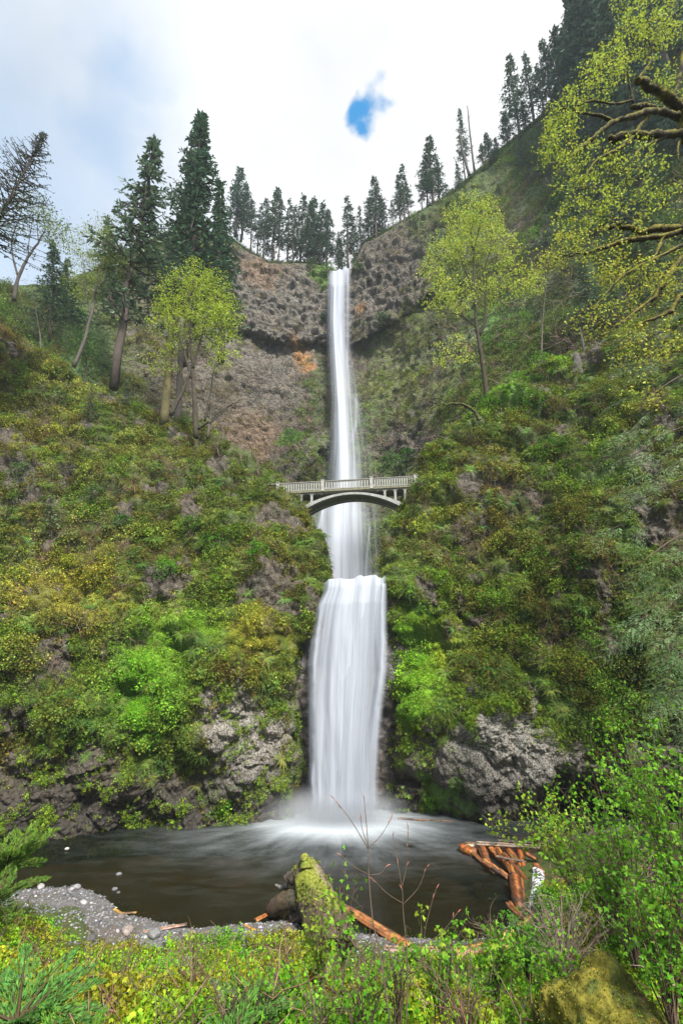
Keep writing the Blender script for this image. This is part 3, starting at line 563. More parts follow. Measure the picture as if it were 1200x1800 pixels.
def pool():
    m, nt, N, L = newmat('pool_water'); tc = N('ShaderNodeTexCoord'); O = tc.outputs['Object']
    d = N('ShaderNodeVectorMath'); d.operation = 'DISTANCE'; mp = N('ShaderNodeMapping'); mp.inputs['Scale'].default_value = (.62, 1, 1); L(O, mp.inputs[0]); L(mp.outputs[0], d.inputs[0]); d.inputs[1].default_value = (LIPX[0] * .62, LIPX[1] - .2, 0)
    # streaks radiate from where the fall lands: noise in polar coordinates
    sx = N('ShaderNodeSeparateXYZ'); L(O, sx.inputs[0]); ax = n_math(N, L, 'SUBTRACT', sx.outputs[0], float(LIPX[0])); ay = n_math(N, L, 'SUBTRACT', sx.outputs[1], float(LIPX[1] + 2.5))
    ang = n_math(N, L, 'ARCTAN2', ax, ay); cb = N('ShaderNodeCombineXYZ'); L(n_math(N, L, 'MULTIPLY', ang, 6.), cb.inputs[0]); L(n_math(N, L, 'MULTIPLY', d.outputs['Value'], .35), cb.inputs[1])
    st = n_noise(N, L, cb.outputs[0], 1.0, 5, .6); n2 = n_noise(N, L, O, .35, 4, .6)
    cb2 = N('ShaderNodeMapping'); cb2.inputs['Scale'].default_value = (.5, 1.6, 1); L(O, cb2.inputs[0]); n3 = n_noise(N, L, cb2.outputs[0], .8, 6, .62, .6)
    core = n_map(N, L, d.outputs['Value'], 0, 5.2, 1.1, 0, True); halo = n_map(N, L, d.outputs['Value'], 1.0, 11, .42, 0, True)
    foam = n_math(N, L, 'ADD', core, n_math(N, L, 'MULTIPLY', halo, n_map(N, L, st, .3, .8)), True)
    foam = n_math(N, L, 'ADD', foam, n_math(N, L, 'MULTIPLY', n_map(N, L, d.outputs['Value'], 3, 15, .11, .0), n_map(N, L, n3, .45, .85)), True)
    deep = n_map(N, L, n2, .3, .7); tr = N('ShaderNodeBsdfTransparent'); L(n_mix(N, L, deep, (.42, .32, .18), (.24, .27, .17)), tr.inputs[0])
    body = N('ShaderNodeBsdfDiffuse'); body.inputs[0].default_value = (.018, .028, .016, 1); mb_ = N('ShaderNodeMixShader'); mb_.inputs[0].default_value = .22; L(tr.outputs[0], mb_.inputs[1]); L(body.outputs[0], mb_.inputs[2])
    gl = N('ShaderNodeBsdfGlossy'); gl.inputs['Roughness'].default_value = .16; bp = N('ShaderNodeBump'); bp.inputs['Strength'].default_value = .35; bp.inputs['Distance'].default_value = .05; L(n3, bp.inputs['Height']); L(bp.outputs[0], gl.inputs['Normal'])
    fr = N('ShaderNodeFresnel'); fr.inputs[0].default_value = 1.33; L(bp.outputs[0], fr.inputs['Normal']); mg = N('ShaderNodeMixShader'); L(n_math(N, L, 'MULTIPLY', fr.outputs[0], .45), mg.inputs[0]); L(mb_.outputs[0], mg.inputs[1]); L(gl.outputs[0], mg.inputs[2])
    fo = N('ShaderNodeBsdfDiffuse'); fo.inputs[0].default_value = (.50, .54, .57, 1); mf = N('ShaderNodeMixShader'); L(foam, mf.inputs[0]); L(mg.outputs[0], mf.inputs[1]); L(fo.outputs[0], mf.inputs[2])
    o = N('ShaderNodeOutputMaterial'); L(mf.outputs[0], o.inputs[0])
    mb = MB(); xs = np.linspace(-45, 45, 60); ys = np.linspace(22, 50, 30); X, Yy = np.meshgrid(xs, ys); P = np.stack([X, Yy, 0 * X], -1)
    i = np.arange(29)[:, None] * 60; j = np.arange(59)[None]; mb.add(P.reshape(-1, 3), np.stack([i + j, i + j + 1, i + 61 + j, i + 60 + j], -1).reshape(-1, 4))
    tag(mb.build('pool_water', m), 'dark green-brown plunge pool under the lower waterfall', None, None, 'structure')
    mb = MB(); P2 = P * [.35, 1, 1] ; P2 = np.stack([X * .28, 44.5 + (Yy - 22) * 1.45, 0 * X + 18.36], -1)
    mb.add(P2.reshape(-1, 3), np.stack([i + j, i + j + 1, i + 61 + j, i + 60 + j], -1).reshape(-1, 4))
    tag(mb.build('upper_pool_water', m), 'small pool between the upper and lower waterfalls', None, None, 'structure')
pool()

# ------------------------------------------------------------------ the two waterfalls
def fall_mat(name, usc, vsc, lo=.25, contrast=1.0):
    m, nt, N, L = newmat(name); a = N('ShaderNodeAttribute'); a.attribute_name = 'dens'; u = N('ShaderNodeAttribute'); u.attribute_name = 'tint'
    mp = N('ShaderNodeMapping'); mp.inputs['Scale'].default_value = (usc, vsc, 1); L(u.outputs['Vector'], mp.inputs[0])
    s1 = n_noise(N, L, mp.outputs[0], 1., 3, .6, .15); mp2 = N('ShaderNodeMapping'); mp2.inputs['Scale'].default_value = (usc * 3, vsc * 1.5, 1); mp2.inputs['Location'].default_value = (3, 7, 1); L(u.outputs['Vector'], mp2.inputs[0]); s2 = n_noise(N, L, mp2.outputs[0], 1., 3, .6)
    s = n_math(N, L, 'ADD', n_map(N, L, s1, .32, .68, lo, lo + 1.1 * contrast), n_map(N, L, s2, .3, .7, -.07, .07))
    hc = n_math(N, L, 'ADD', n_map(N, L, s2, .38, .64, 0, .9), n_map(N, L, s1, .35, .6, 0, .6)); dm = n_map(N, L, a.outputs['Fac'], .15, .75, 0, 1, True); sm = n_math(N, L, 'ADD', n_math(N, L, 'MULTIPLY', s, dm), n_math(N, L, 'MULTIPLY', hc, n_math(N, L, 'SUBTRACT', 1.0, dm)))
    f = n_math(N, L, 'MULTIPLY', a.outputs['Fac'], sm, True)
    d = N('ShaderNodeBsdfDiffuse'); d.inputs[0].default_value = (.50, .53, .59, 1); t = N('ShaderNodeBsdfTranslucent'); t.inputs[0].default_value = (.50, .53, .59, 1)
    mx = N('ShaderNodeMixShader'); mx.inputs[0].default_value = .3; L(d.outputs[0], mx.inputs[1]); L(t.outputs[0], mx.inputs[2])
    tr = N('ShaderNodeBsdfTransparent'); m2 = N('ShaderNodeMixShader'); L(f, m2.inputs[0]); L(tr.outputs[0], m2.inputs[1]); L(mx.outputs[0], m2.inputs[2]); o = N('ShaderNodeOutputMaterial'); L(m2.outputs[0], o.inputs[0]); return m
def curtain(name, parent, origin, pxl, pxr, pys, Yf, strands, mat, bulge, nu=90, nv=150, seed=0, curl=None, lip=0.):
    """sheet of water; strands = ([(py,px)],[(py,sigma)],[(py,strength)]) give its density, denser water stands further out"""
    py = np.linspace(pys[0], pys[1], nv)[:, None] * np.ones((1, nu)); u = np.linspace(0, 1, nu)[None]; l = edge(pxl, py[:, 0])[:, None]; r = edge(pxr, py[:, 0])[:, None]; px = l * (1 - u) + r * u
    D = np.zeros_like(px)
    for c, s, k in strands: D = 1 - (1 - D) * (1 - np.clip(edge(k, py) * np.exp(-((px - edge(c, py)) / edge(s, py))**2), 0, 1))
    D = D * sst(0, .10 + .05 * fbm(np.stack([px * 0, py * .03, px * 0 + seed], -1), 1, 3, 61), u) * sst(1, .90 + .05 * fbm(np.stack([px * 0, py * .03, px * 0 + seed], -1), 1, 3, 62), u)
    D = D * (1 if pys[1] < 1200 else sst(1452, 1405, py) * .75 + .25)
    Y = Yf(py) - bulge * D + .12 * bulge * fbm(np.stack([u * 14 + 0 * py, py * .01, 0 * px + seed], -1), 1, 3, 80 + seed)
    py = py + lip * (1 - np.linspace(0, 1, nv)[:, None])**6 * ((.5 - u) * 12 + 7 * fbm(np.stack([u * 9, u * 0, u * 0 + seed], -1), 1, 3, 90))
    P = at(px, py, Y); tt = np.stack([u * 10 + 0 * py, (py - pys[0]) * .02, 0 * px + seed], -1)
    if curl is not None:                                            # water arriving over the lip
        k = np.linspace(1, 0, 10)[:-1][:, None, None]; top = P[0][None]; B = top + k * np.array([0, curl, .05]); P = np.concatenate([B, P]); D = np.concatenate([np.tile(D[0], (9, 1)), D]); tt = np.concatenate([np.tile(tt[0], (9, 1, 1)), tt])
    h, w = P.shape[:2]; mb = MB(); i = np.arange(h - 1)[:, None] * w; j = np.arange(w - 1)[None]
    mb.add(P.reshape(-1, 3), np.stack([i + j, i + j + 1, i + w + j + 1, i + w + j], -1).reshape(-1, 4), None, tt.reshape(-1, 3))
    me = mb.mesh(name, mat, origin=origin); a = me.attributes.new('dens', 'FLOAT', 'POINT'); a.data.foreach_set('value', D.ravel().astype(np.float32)); return link(name, me, parent)
def falls():
    M1 = fall_mat('falling_water_lower', 1.0, .13, .5, .75); M2 = fall_mat('falling_water_upper', .8, .12, .6, .55)
    org = atz(605, 1436, 0); e = empty('waterfall', org, 'wide lower waterfall pouring into the plunge pool under the bridge', 'waterfall')
    l = [(1010, 568), (1035, 566), (1060, 556), (1080, 551), (1110, 545), (1140, 541), (1170, 538), (1200, 537), (1230, 537), (1300, 539), (1400, 540), (1450, 535)]; r = [(1010, 682), (1100, 683), (1150, 684), (1180, 684), (1205, 682), (1240, 677), (1300, 671), (1400, 668), (1450, 672)]
    Yl = lambda py: np.interp(py, [1010, 1030, 1060, 1120, 1200, 1440], [43.4, 42.6, 42.2, 41.9, 41.6, 40.9])
    wide = ([(1010, 626), (1100, 616), (1200, 606), (1300, 604), (1440, 603)], [(1010, 62), (1060, 58), (1150, 54), (1250, 46), (1440, 44)], [(1010, 1.0), (1022, 1.1), (1200, .95), (1440, 1.05)])
    left = ([(1040, 572), (1100, 556), (1170, 549), (1300, 556), (1440, 562)], [(1040, 9), (1170, 11), (1440, 14)], [(1040, .7), (1170, .8), (1440, .7)])
    right = ([(1020, 674), (1100, 672), (1178, 672), (1200, 668), (1260, 660), (1350, 648), (1440, 640)], [(1020, 5), (1170, 9), (1220, 8), (1440, 16)], [(1020, .8), (1170, .8), (1440, .6)])
    core = ([(1020, 640), (1200, 622), (1440, 605)], [(1020, 30), (1440, 30)], [(1020, .6), (1440, .9)])
    curtain('water_sheet', e, org, l, r, (1016, 1460), Yl, [wide, left, right, ([(1020, 570), (1045, 566), (1060, 560)], [(1020, 3), (1060, 3)], [(1018, .9), (1050, .7), (1075, 0)]), ([(1110, 550), (1170, 541), (1230, 545), (1420, 548)], [(1110, 3), (1200, 5), (1420, 6)], [(1100, 0), (1140, .9), (1420, .5)]), ([(1120, 676), (1172, 680), (1200, 672), (1260, 666), (1400, 656)], [(1120, 2.5), (1400, 5)], [(1110, 0), (1150, 1), (1190, 1), (1400, .4)])], M1, .8, seed=1, curl=3.0, lip=1.)
    curtain('water_sheet', e, org, l, r, (1018, 1460), lambda py: Yl(py) + .55, [([(1010, 622), (1440, 603)], [(1010, 70), (1440, 44)], [(1010, 1.1), (1440, 1.0)]), left], M1, .5, seed=4, curl=2.6, lip=1.)
    curtain('water_sheet', e, org, l, r, (1026, 1462), lambda py: Yl(py) - .45, [core, right], M1, .5, seed=7)
    org = at(606, 900, 96); e = empty('waterfall', org, 'tall narrow upper waterfall dropping behind the bridge', 'waterfall')
    l = [(470, 574), (560, 570), (700, 568), (800, 555), (850, 545), (900, 530), (1040, 525)]; r = [(470, 622), (600, 622), (660, 634), (720, 645), (800, 660), (900, 672), (1040, 680)]
    Yu = lambda py: np.interp(py, [470, 480, 500, 700, 850, 1040], [118, 115, 113.2, 104, 95, 84.5])
    Yu2 = lambda py: bk_depth(600 + 0 * py, py) - np.interp(py, [470, 500, 700, 850, 1040], [2, 7, 9, 8, 6])
    main = ([(470, 594), (560, 591), (640, 595), (720, 600), (850, 605), (900, 600), (1040, 598)], [(470, 12), (500, 10), (560, 8.5), (640, 8.5), (720, 9.5), (850, 15), (900, 27), (1040, 34)], [(470, 1.4), (600, 1.5), (850, 1.15), (1040, .9)])
    rt = ([(470, 611), (640, 610), (700, 614)], [(470, 3), (640, 2.5), (700, 5)], [(470, .6), (600, .4), (720, .25), (800, 0)])
    mid = ([(470, 604), (640, 604)], [(470, 9), (700, 10)], [(470, .3), (640, .25), (760, 0)])
    soft = ([(640, 612), (720, 618), (850, 620), (900, 612), (1040, 604)], [(640, 10), (720, 18), (850, 28), (900, 46), (1040, 56)], [(600, 0), (660, .2), (720, .24), (850, .32), (1040, .65)])
    s1 = ([(690, 624), (740, 626), (780, 618)], [(690, 3), (780, 4)], [(690, 0), (705, .6), (760, .4), (790, 0)]); s2 = ([(870, 574), (900, 566), (950, 556), (1000, 550)], [(870, 3), (1000, 6)], [(860, 0), (880, .8), (1000, .5)])
    s3 = ([(880, 548), (930, 540)], [(880, 2), (930, 2.5)], [(870, 0), (885, .6), (925, .5), (945, 0)]); s4 = ([(920, 650), (1000, 642)], [(920, 2), (1000, 3)], [(915, 0), (930, .5), (1000, .5)])
    curtain('water_sheet', e, org, l, r, (473, 1040), Yu2, [main, rt, mid, soft, s1, s2, s3, s4], M2, 1.5, nu=110, nv=260, seed=11, curl=5., lip=.8)
    curtain('water_sheet', e, org, l, r, (476, 1040), lambda py: Yu2(py) + 1.2, [main], M2, 1.0, nu=80, nv=160, seed=14, curl=4.)
falls()
def mist(name, c, s, dens, label):
    m, nt, N, L = newmat(name); v = N('ShaderNodeVolumePrincipled'); v.inputs['Color'].default_value = (.9, .93, .97, 1); v.inputs['Anisotropy'].default_value = .1
    tc = N('ShaderNodeTexCoord'); ln = N('ShaderNodeVectorMath'); ln.operation = 'LENGTH'; L(tc.outputs['Object'], ln.inputs[0])
    f = n_map(N, L, ln.outputs['Value'], .15, 1.0, 1, 0, True); L(n_math(N, L, 'MULTIPLY', f, dens), v.inputs['Density']); o = N('ShaderNodeOutputMaterial'); L(v.outputs[0], o.inputs[1])
    mb = MB(); V, T = ico(3); mb.add(V, None, T); ob = mb.build(name, m); ob.location = tuple(c); ob.scale = s; tag(ob, label, None, None, 'stuff'); return ob
mist('mist', atz(590, 1436, 0) + [0, -1.4, .5], (6.4, 2.6, 2.3), .7, 'white mist drifting over the pool where the lower waterfall lands')

# ------------------------------------------------------------------ growth on the cliffs and banks
ORD = ['first', 'second', 'third', 'fourth', 'fifth', 'sixth', 'seventh', 'eighth', 'ninth', 'tenth', 'eleventh', 'twelfth', 'thirteenth', 'fourteenth', 'fifteenth', 'sixteenth']
def pick(S, n, wfun, lim=(-70, 1270, 0, 1500)):
    P, nn, px, py, c, k = S; w = wfun(px, py, k, P) * (px > lim[0]) * (px < lim[1]) * (py > lim[2]) * (py < lim[3]); w = np.clip(w, 0, None).ravel(); w = w / w.sum()
    i = rs.choice(w.size, n, p=w); dx = rs.normal(size=(n, 3)) * .06
    return P.reshape(-1, 3)[i] + dx, nn.reshape(-1, 3)[i], c.reshape(-1, 3)[i], px.ravel()[i], py.ravel()[i], k.ravel()[i]
def sp_color(P, c, seed, bright=1.0):
    """growth colour with patches of other species mixed in"""
    n = len(P); f = fbm(P, .45, 3, seed); h = fbm(P, 1.1, 2, seed + 5); c = c * bright * (1 + .35 * rs.normal(size=(n, 1)).clip(-1.6, 2))
    for lo, col in ((.22, np.array([.10, .22, .02])), ): c = np.where((f > lo)[:, None], c * .45 + col * .55, c)
    c = np.where((f < -.25)[:, None], c * .4 + np.array([.15, .135, .03]) * .6, c); c = np.where((h < -.3)[:, None], c * .35 + np.array([.11, .07, .03]) * .6, c); c = np.where((h > .33)[:, None], c * .4 + np.array([.03, .05, .015]) * .6, c)
    return np.clip(c * [1.08, 1.03, .7], .006, .6)
SMOOTH = [(265, 1190, 85, 130), (330, 1100, 90, 40), (735, 1230, 45, 190), (790, 1390, 60, 30), (100, 1045, 120, 50), (790, 1120, 70, 45), (470, 1110, 60, 40), (520, 1270, 20, 120)]
def smooth_mask(px, py, P):
    wx = px + 45 * fbm(P, .3, 3, 350); wy = py + 45 * fbm(P, .3, 3, 351); m = 0 * px
    for cx, cy, rx, ry in SMOOTH: m = np.maximum(m, np.exp(-(((wx - cx) / rx)**2 + ((wy - cy) / ry)**2)**1.5))
    return m
def growth(S, side, n, seed, where):
    SM = smooth_mask(S[2], S[3], S[0]); UP = sst(-.35, .05, S[1][..., 2])
    nz = lambda P, s, sc: fbm(P, sc, 3, s)
    def put(nm, pr, cnt, wf, scl, bright, lean, label, cat, colf=None, off=.05):
        p, nn, c, px, py, k = pick(S, cnt, lambda px, py, k, P: wf(px, py, k, P) * UP * ((1 + 1.2 * SM) if pr in ('fine', 'tuft') else (1 - .9 * SM) if pr != 'sprig' else 1) * (np.where(k > .6, np.clip((.80 - k) / .2, .04, 1), 1) if pr != 'sprig' else 1) * np.where((py > 1120) & (np.abs(px - 606) < 100), .25, 1)); bright = bright * 1.75; d = unit(nn * lean + np.array([0, 0, 1.]) * (1 - lean) + rs.normal(size=nn.shape) * .2)
        sm = smooth_mask(px, py, p)[:, None]; col = (sp_color(p, c, seed, bright) * (1 - sm) + sm * np.clip(c * 2.5 * [1.05, 1, .8] * (1 + .22 * rs.normal(size=(cnt, 1))), .01, .6)) if colf is None else colf(p, c); scatter(nm, pr, p + nn * off, euler_from_normal(d, rs.uniform(0, 6.28, cnt)), rs.uniform(*scl, cnt), col, label, cat)
    put('leafy_cover', 'leafy', int(n * .50), lambda px, py, k, P: np.clip(1.05 - k, .03, 1) * np.clip(.35 + 2.0 * nz(P, seed + 1, .6), .02, 2), (.45, 1.15), 1.15, .7, 'leafy green plants growing over the bluff %s the lower waterfall' % where, 'plants')
    put('shrubby_cover', 'bushy', int(n * .06), lambda px, py, k, P: np.clip(.8 - k, .02, 1) * np.clip(.1 + 2.4 * nz(P, seed + 9, .4), .01, 2) * (py < 1280), (1.0, 2.3), 1.35, .5, 'rounded bushes among the plants on the bluff %s the lower waterfall' % where, 'bushes')
    put('fine_cover', 'fine', int(n * .72), lambda px, py, k, P: np.clip(1.0 - k, .03, 1) * np.clip(.5 + 1.5 * nz(P, seed + 2, .5), .05, 2), (.4, .9), 1.4, .8, 'fine-leaved moss and herbs on the bluff %s the lower waterfall' % where, 'moss')
    put('grass', 'tuft', int(n * .22), lambda px, py, k, P: np.clip(.9 - k, .05, 1) * np.clip(.1 + 2.2 * nz(P, seed + 3, .35), .01, 2), (.5, 1.05), 1.25, .6, 'hanging grass tufts on the bluff %s the lower waterfall' % where, 'grass')
    put('fern_cover', 'fern', int(n * .12), lambda px, py, k, P: np.clip(1.0 - k, .05, 1) * np.clip(.1 + 2.5 * nz(P, seed + 4, .5), .01, 2), (.7, 1.5), 1.1, .6, 'small ferns scattered on the bluff %s the lower waterfall' % where, 'ferns', lambda p, c: jit((.13, .20, .04), len(p), .3))
    put('dead_twigs', 'twigs', int(n * .09), lambda px, py, k, P: np.clip(1.1 - k, .1, 1) * np.clip(.1 + 2.2 * nz(P, seed + 7, .4), .02, 2) * (py < 1180), (.7, 1.6), 1, .7, 'dead twigs and brush caught on the bluff %s the lower waterfall' % where, 'twigs', lambda p, c: jit((.19, .14, .10), len(p), .35), .15)
    put('rock_herbs', 'sprig', int(n * .17), lambda px, py, k, P: (k < 1.0) * np.clip(k, .2, .8) * np.clip(.1 + 2.4 * nz(P, seed + 8, .8), .01, 2) * (py > 1150), (.6, 1.25), 1, .75, 'bright round-leaved herbs rooted in the wet rock %s the lower waterfall' % where, 'herbs', lambda p, c: jit((.20, .30, .03), len(p), .25), .02)
growth(LB, -1, 19000, 300, 'left of'); growth(RB, 1, 19000, 340, 'right of')
# the back wall and wooded slope
def back_growth():
    hill = lambda px, py, k, P: np.clip(.75 - k, 0.02, 1) * np.clip(.35 + 1.8 * fbm(P, .12, 4, 371), .03, 2) * (1 + 2 * (px > 780))
    p, nn, c, px, py, k = pick(BK, 9000, hill, (-100, 1300, 60, 1000)); d = unit(nn * .5 + [0, 0, .6]); scatter('slope_bushes', 'bushy', p, euler_from_normal(d, rs.uniform(0, 6.28, len(p))), rs.uniform(1.2, 3.2, len(p)), sp_color(p, c, 380, 1.8), 'green bushes covering the steep slope beside the cliff', 'bushes')
    p, nn, c, px, py, k = pick(BK, 7000, lambda px, py, k, P: np.clip(1.1 - k, 0.06, 1) * np.clip(.2 + 2 * fbm(P, .2, 3, 372), .02, 2), (200, 1300, 200, 1000)); d = unit(nn * .6 + [0, 0, .5]); scatter('cliff_moss', 'fine', p, euler_from_normal(d, rs.uniform(0, 6.28, len(p))), rs.uniform(.8, 2.4, len(p)), sp_color(p, c, 390, 1.8), 'moss and low plants clinging to the cliff ledges', 'moss')
    p, nn, c, px, py, k = pick(BK, 2600, lambda px, py, k, P: np.clip(.2 + 2 * fbm(P, .15, 3, 373), .02, 2) * (1 - .8 * (k > .8)), (250, 1300, 300, 1000)); scatter('cliff_brush', 'twigs', p + nn * .3, rs.uniform(0, 6, (len(p), 3)), rs.uniform(2, 4, len(p)), jit((.20, .16, .13), len(p), .3), 'bare grey brush on the cliff and slope', 'brush')
    # shrubs along the rim
    n = 1700; px = np.where(rs.uniform(size=n) < .4, rs.uniform(380, 800, n), rs.uniform(780, 1060, n)); top = edge(CREST, px); q = [(x < 575 or x > 622) for x in px]; px, top = px[q], top[q]; Y = bk_depth(px, top) + rs.uniform(0, 4, len(px)); p = at(px, top + 3, Y) + [0, 0, -.2]
    scatter('rim_bushes', 'bushy', p, euler_from_normal(np.tile([0, 0, 1.], (len(p), 1)), rs.uniform(0, 6, len(p))), rs.uniform(1.2, 3.6, len(p)), jit((.085, .125, .04), len(p), .35), 'low dark bushes along the rim of the cliff', 'bushes')
back_growth()

def foreground_growth():
    n = 30000; Y = rs.uniform(7.5, 27, n); x = rs.uniform(-1, 1, n) * (Y * .75 + 1); d = np.interp(x, SH[:, 0], SH[:, 1]) - Y; P = np.stack([x, Y, ground_z(x, Y)], -1)
    f = fbm(P, .5, 3, 401); dens = sst(1.7, 4.4, d + 1.6 * f - .5 * np.clip(-x - 6.5, 0, 6)) * np.clip(.62 + 1.3 * fbm(P, .9, 3, 402), .08, 1); keep = (rs.uniform(size=n) < dens); P = P[keep]; f = fbm(P, .45, 3, 403); m = len(P)
    base = np.where((f > .05)[:, None], np.array([.15, .36, .02]), np.array([.22, .36, .02])); base = np.where((f < -.2)[:, None], np.array([.25, .27, .02]), base)
    up = np.tile([0, 0, 1.], (m, 1)); kind = rs.uniform(size=m) + .5 * fbm(P, .7, 2, 404); c = base * (1 + .25 * rs.normal(size=(m, 1)).clip(-2, 2))
    for nm, pr, lo, hi, s, lab, cat in (('bank_herbs', 'leafy', .45, 9, (.3, .62), 'bright green leafy plants on the near bank', 'plants'), ('bank_moss', 'fine', .1, .45, (.5, 1.1), 'yellow-green moss and creepers on the near bank', 'moss'), ('bank_sprigs', 'sprig', -9, .1, (.5, 1.15), 'young sprigs standing on the near bank', 'plants')):
        q = (kind >= lo) & (kind < hi); scatter(nm, pr, P[q] + [0, 0, .03], euler_from_normal(unit(up[q] + rs.normal(size=(q.sum(), 3)) * .25), rs.uniform(0, 6.28, q.sum())), rs.uniform(*s, q.sum()), np.clip(c[q], .005, .6), lab, cat)
    q = rs.uniform(size=m) < .045; scatter('bank_twigs', 'twigs', P[q] + [0, 0, .15], rs.uniform(0, 6, (q.sum(), 3)), rs.uniform(.5, 1.3, q.sum()), jit((.16, .11, .07), q.sum(), .3), 'dead brown twigs among the plants on the near bank', 'twigs')
    n = 26000; Y = rs.uniform(17, 31, n); x = rs.uniform(-21, 9, n); d = np.interp(x, SH[:, 0], SH[:, 1]) - Y; keep = (d > -1.6) & (d < (4.6 + 1.4 * rs.normal(size=n)) * np.clip(1 - (x + 3) / 9, .15, 1)); x, Y = x[keep], Y[keep]; P = np.stack([x, Y, ground_z(x, Y)], -1); m = len(P)
    c = np.array([.13, .13, .135]) * np.exp(.5 * rs.normal(size=(m, 1))) * (1 + .07 * rs.normal(size=(m, 3))); d = d[keep]; c = np.where((d < -.1)[:, None], c * [.8, .6, .4], c)
    scatter('gravel', 'pebble', P, rs.uniform(-.5, .5, (m, 3)) + rs.uniform(0, 6.28, (m, 1)) * [0, 0, 1], .035 * np.exp(.45 * rs.normal(size=m)).clip(.4, 3), np.clip(c, .02, .6), 'grey gravel spread along the near shore of the pool', 'gravel')
foreground_growth()

# ------------------------------------------------------------------ trees
def conifer_parts(h, width, seed, bare=.3, dens=1., droop=.25, ragged=.4, col=(0.058, 0.099, 0.058), sz=1., up=.15):
    global rs; keep = rs; rs = np.random.RandomState(seed)
    tr, cr = MB(), MB(); lean = rs.normal(size=2) * .012 * h; z = np.linspace(0, h, 9); P = np.stack([lean[0] * (z / h)**2 + .004 * h * rs.normal(size=9), lean[1] * (z / h)**2 + .004 * h * rs.normal(size=9), z], -1)
    tube(tr, P, np.linspace(.0145 * h, .002 * h, 9), 7, (.075, .06, .05)); n = int(75 * dens)
    for i in range(n):
        t = bare * .55 + (1 - bare * .55) * ((i + rs.uniform()) / n)**.9; f = (1 - t) / (1 - bare); f = min(f, 1.0) if t > bare else (.45 if rs.uniform() < .5 else 0)
        if f == 0: continue
        l = width * .5 * (f**.9 + .05) * rs.uniform(1 - ragged, 1.12); a = rs.uniform(0, 6.283); o = np.array([math.cos(a), math.sin(a), 0]); s = np.array([-o[1], o[0], 0])
        p0 = np.array([np.interp(t * h, z, P[:, 0]), np.interp(t * h, z, P[:, 1]), t * h]); u = np.linspace(0, 1, 5)[:, None]; B = p0 + o * l * u + np.array([0, 0, 1.]) * l * (up * u - droop * 1.6 * u**2 + droop * .7 * u**3) + s * l * .08 * rs.normal() * u**2
        tube(cr, B, np.linspace(.0035 * h, .0008 * h, 5), 3, (.06, .05, .042), cap=False)
        m = max(5, int(15 * l / (width * .5) * dens**.3)); q = rs.uniform(.22 if t > bare else .5, 1.03, m); C = np.stack([np.interp(q, u[:, 0], B[:, k]) for k in range(3)], -1); sg = rs.choice([-1, 1], m)[:, None]
        ll = sz * .036 * h * rs.uniform(.6, 1.2, m) * (1.15 - .5 * q); D = unit(o * .55 + s * sg * .8 + np.array([0, 0, -.22]) + rs.normal(size=(m, 3)) * .28); C = C + D * (ll * .45)[:, None]
        leaves(cr, C, ll, ll * .36, jit(col, m, .25), D, .1, .6)
    rs = keep; return tr.mesh('trunk', MAT['bark']), cr.mesh('crown', MAT['needle'])
CON = [conifer_parts(20, w, 50 + i, b, d, dr, rg, c, 1.15) for i, (w, b, d, dr, rg, c) in enumerate([(7.5, 0.22, 1.7, .3, 0.53, (0.087, 0.133, 0.087)), (6.2, 0.29, 1.4, .2, 0.58, (0.092, 0.140, 0.092)), (8.8, 0.14, 2.0, .3, 0.43, (0.078, 0.126, 0.084)), (5.8, 0.38, 1.2, .1, 0.58, (0.095, 0.140, 0.090)), (8.0, 0.08, 2.2, .35, 0.48, (0.081, 0.140, 0.084)), (7.0, 0.32, 1.8, .0, 0.48, (0.098, 0.147, 0.090))])]
def put_conifer(px, py, pytop, Y, v, label, group, lean=0., wid=1.):
    b = at(px, py, Y); top = at(px, pytop, Y)[2]; h = max(2., top - b[2]); b = b - [0, 0, .3]
    o = empty('conifer', b, label, 'tree', group); s = h / 20; o.scale = (s * wid, s * wid, s); o.rotation_euler = (0, lean, rs.uniform(-.4, .4) if lean else rs.uniform(0, 6.28))
    link('trunk', CON[v][0], o); link('crown', CON[v][1], o); return o
RIDGE1 = [(413, 410, 298, 2, 1.25), (424, 420, 318, 5, 1.1), (440, 440, 350, 3, 1), (452, 448, 356, 3, .9), (462, 456, 345, 0, .9), (478, 460, 328, 0, 1.1), (489, 462, 352, 3, .8), (505, 462, 347, 1, .9), (514, 464, 362, 3, .9), (528, 464, 344, 2, 1.), (541, 464, 352, 0, 1), (551, 464, 343, 4, 1.05), (563, 465, 352, 2, 1), (573, 466, 366, 0, 1.1), (594, 476, 408, 4, .8), (600, 478, 420, 2, 1)]
RIDGE2 = [(611, 470, 343, 1, 1.05), (622, 462, 380, 2, .7), (634, 440, 362, 0, .8), (648, 432, 345, 4, .9), (661, 422, 306, 0, 1.1), (672, 412, 342, 2, .9), (691, 402, 350, 3, .9), (703, 396, 306, 1, .9), (711, 394, 288, 1, 1), (719, 390, 320, 3, .9), (742, 374, 314, 3, .8), (752, 368, 268, 1, .9), (762, 364, 243, 0, 1.15), (773, 358, 278, 1, 1), (785, 350, 318, 3, .8)]
RIDGE3 = [(808, 334, 286, 4, 1), (818, 322, 190, 5, .55), (850, 298, 250, 3, 1.3), (862, 290, 232, 5, 1.3), (874, 284, 240, 0, 1.1), (893, 262, 198, 5, 1.2), (914, 240, 100, 0, .9), (926, 236, 178, 5, 1), (941, 222, 92, 1, .9), (957, 206, 110, 3, 1), (972, 192, 66, 0, .9)]
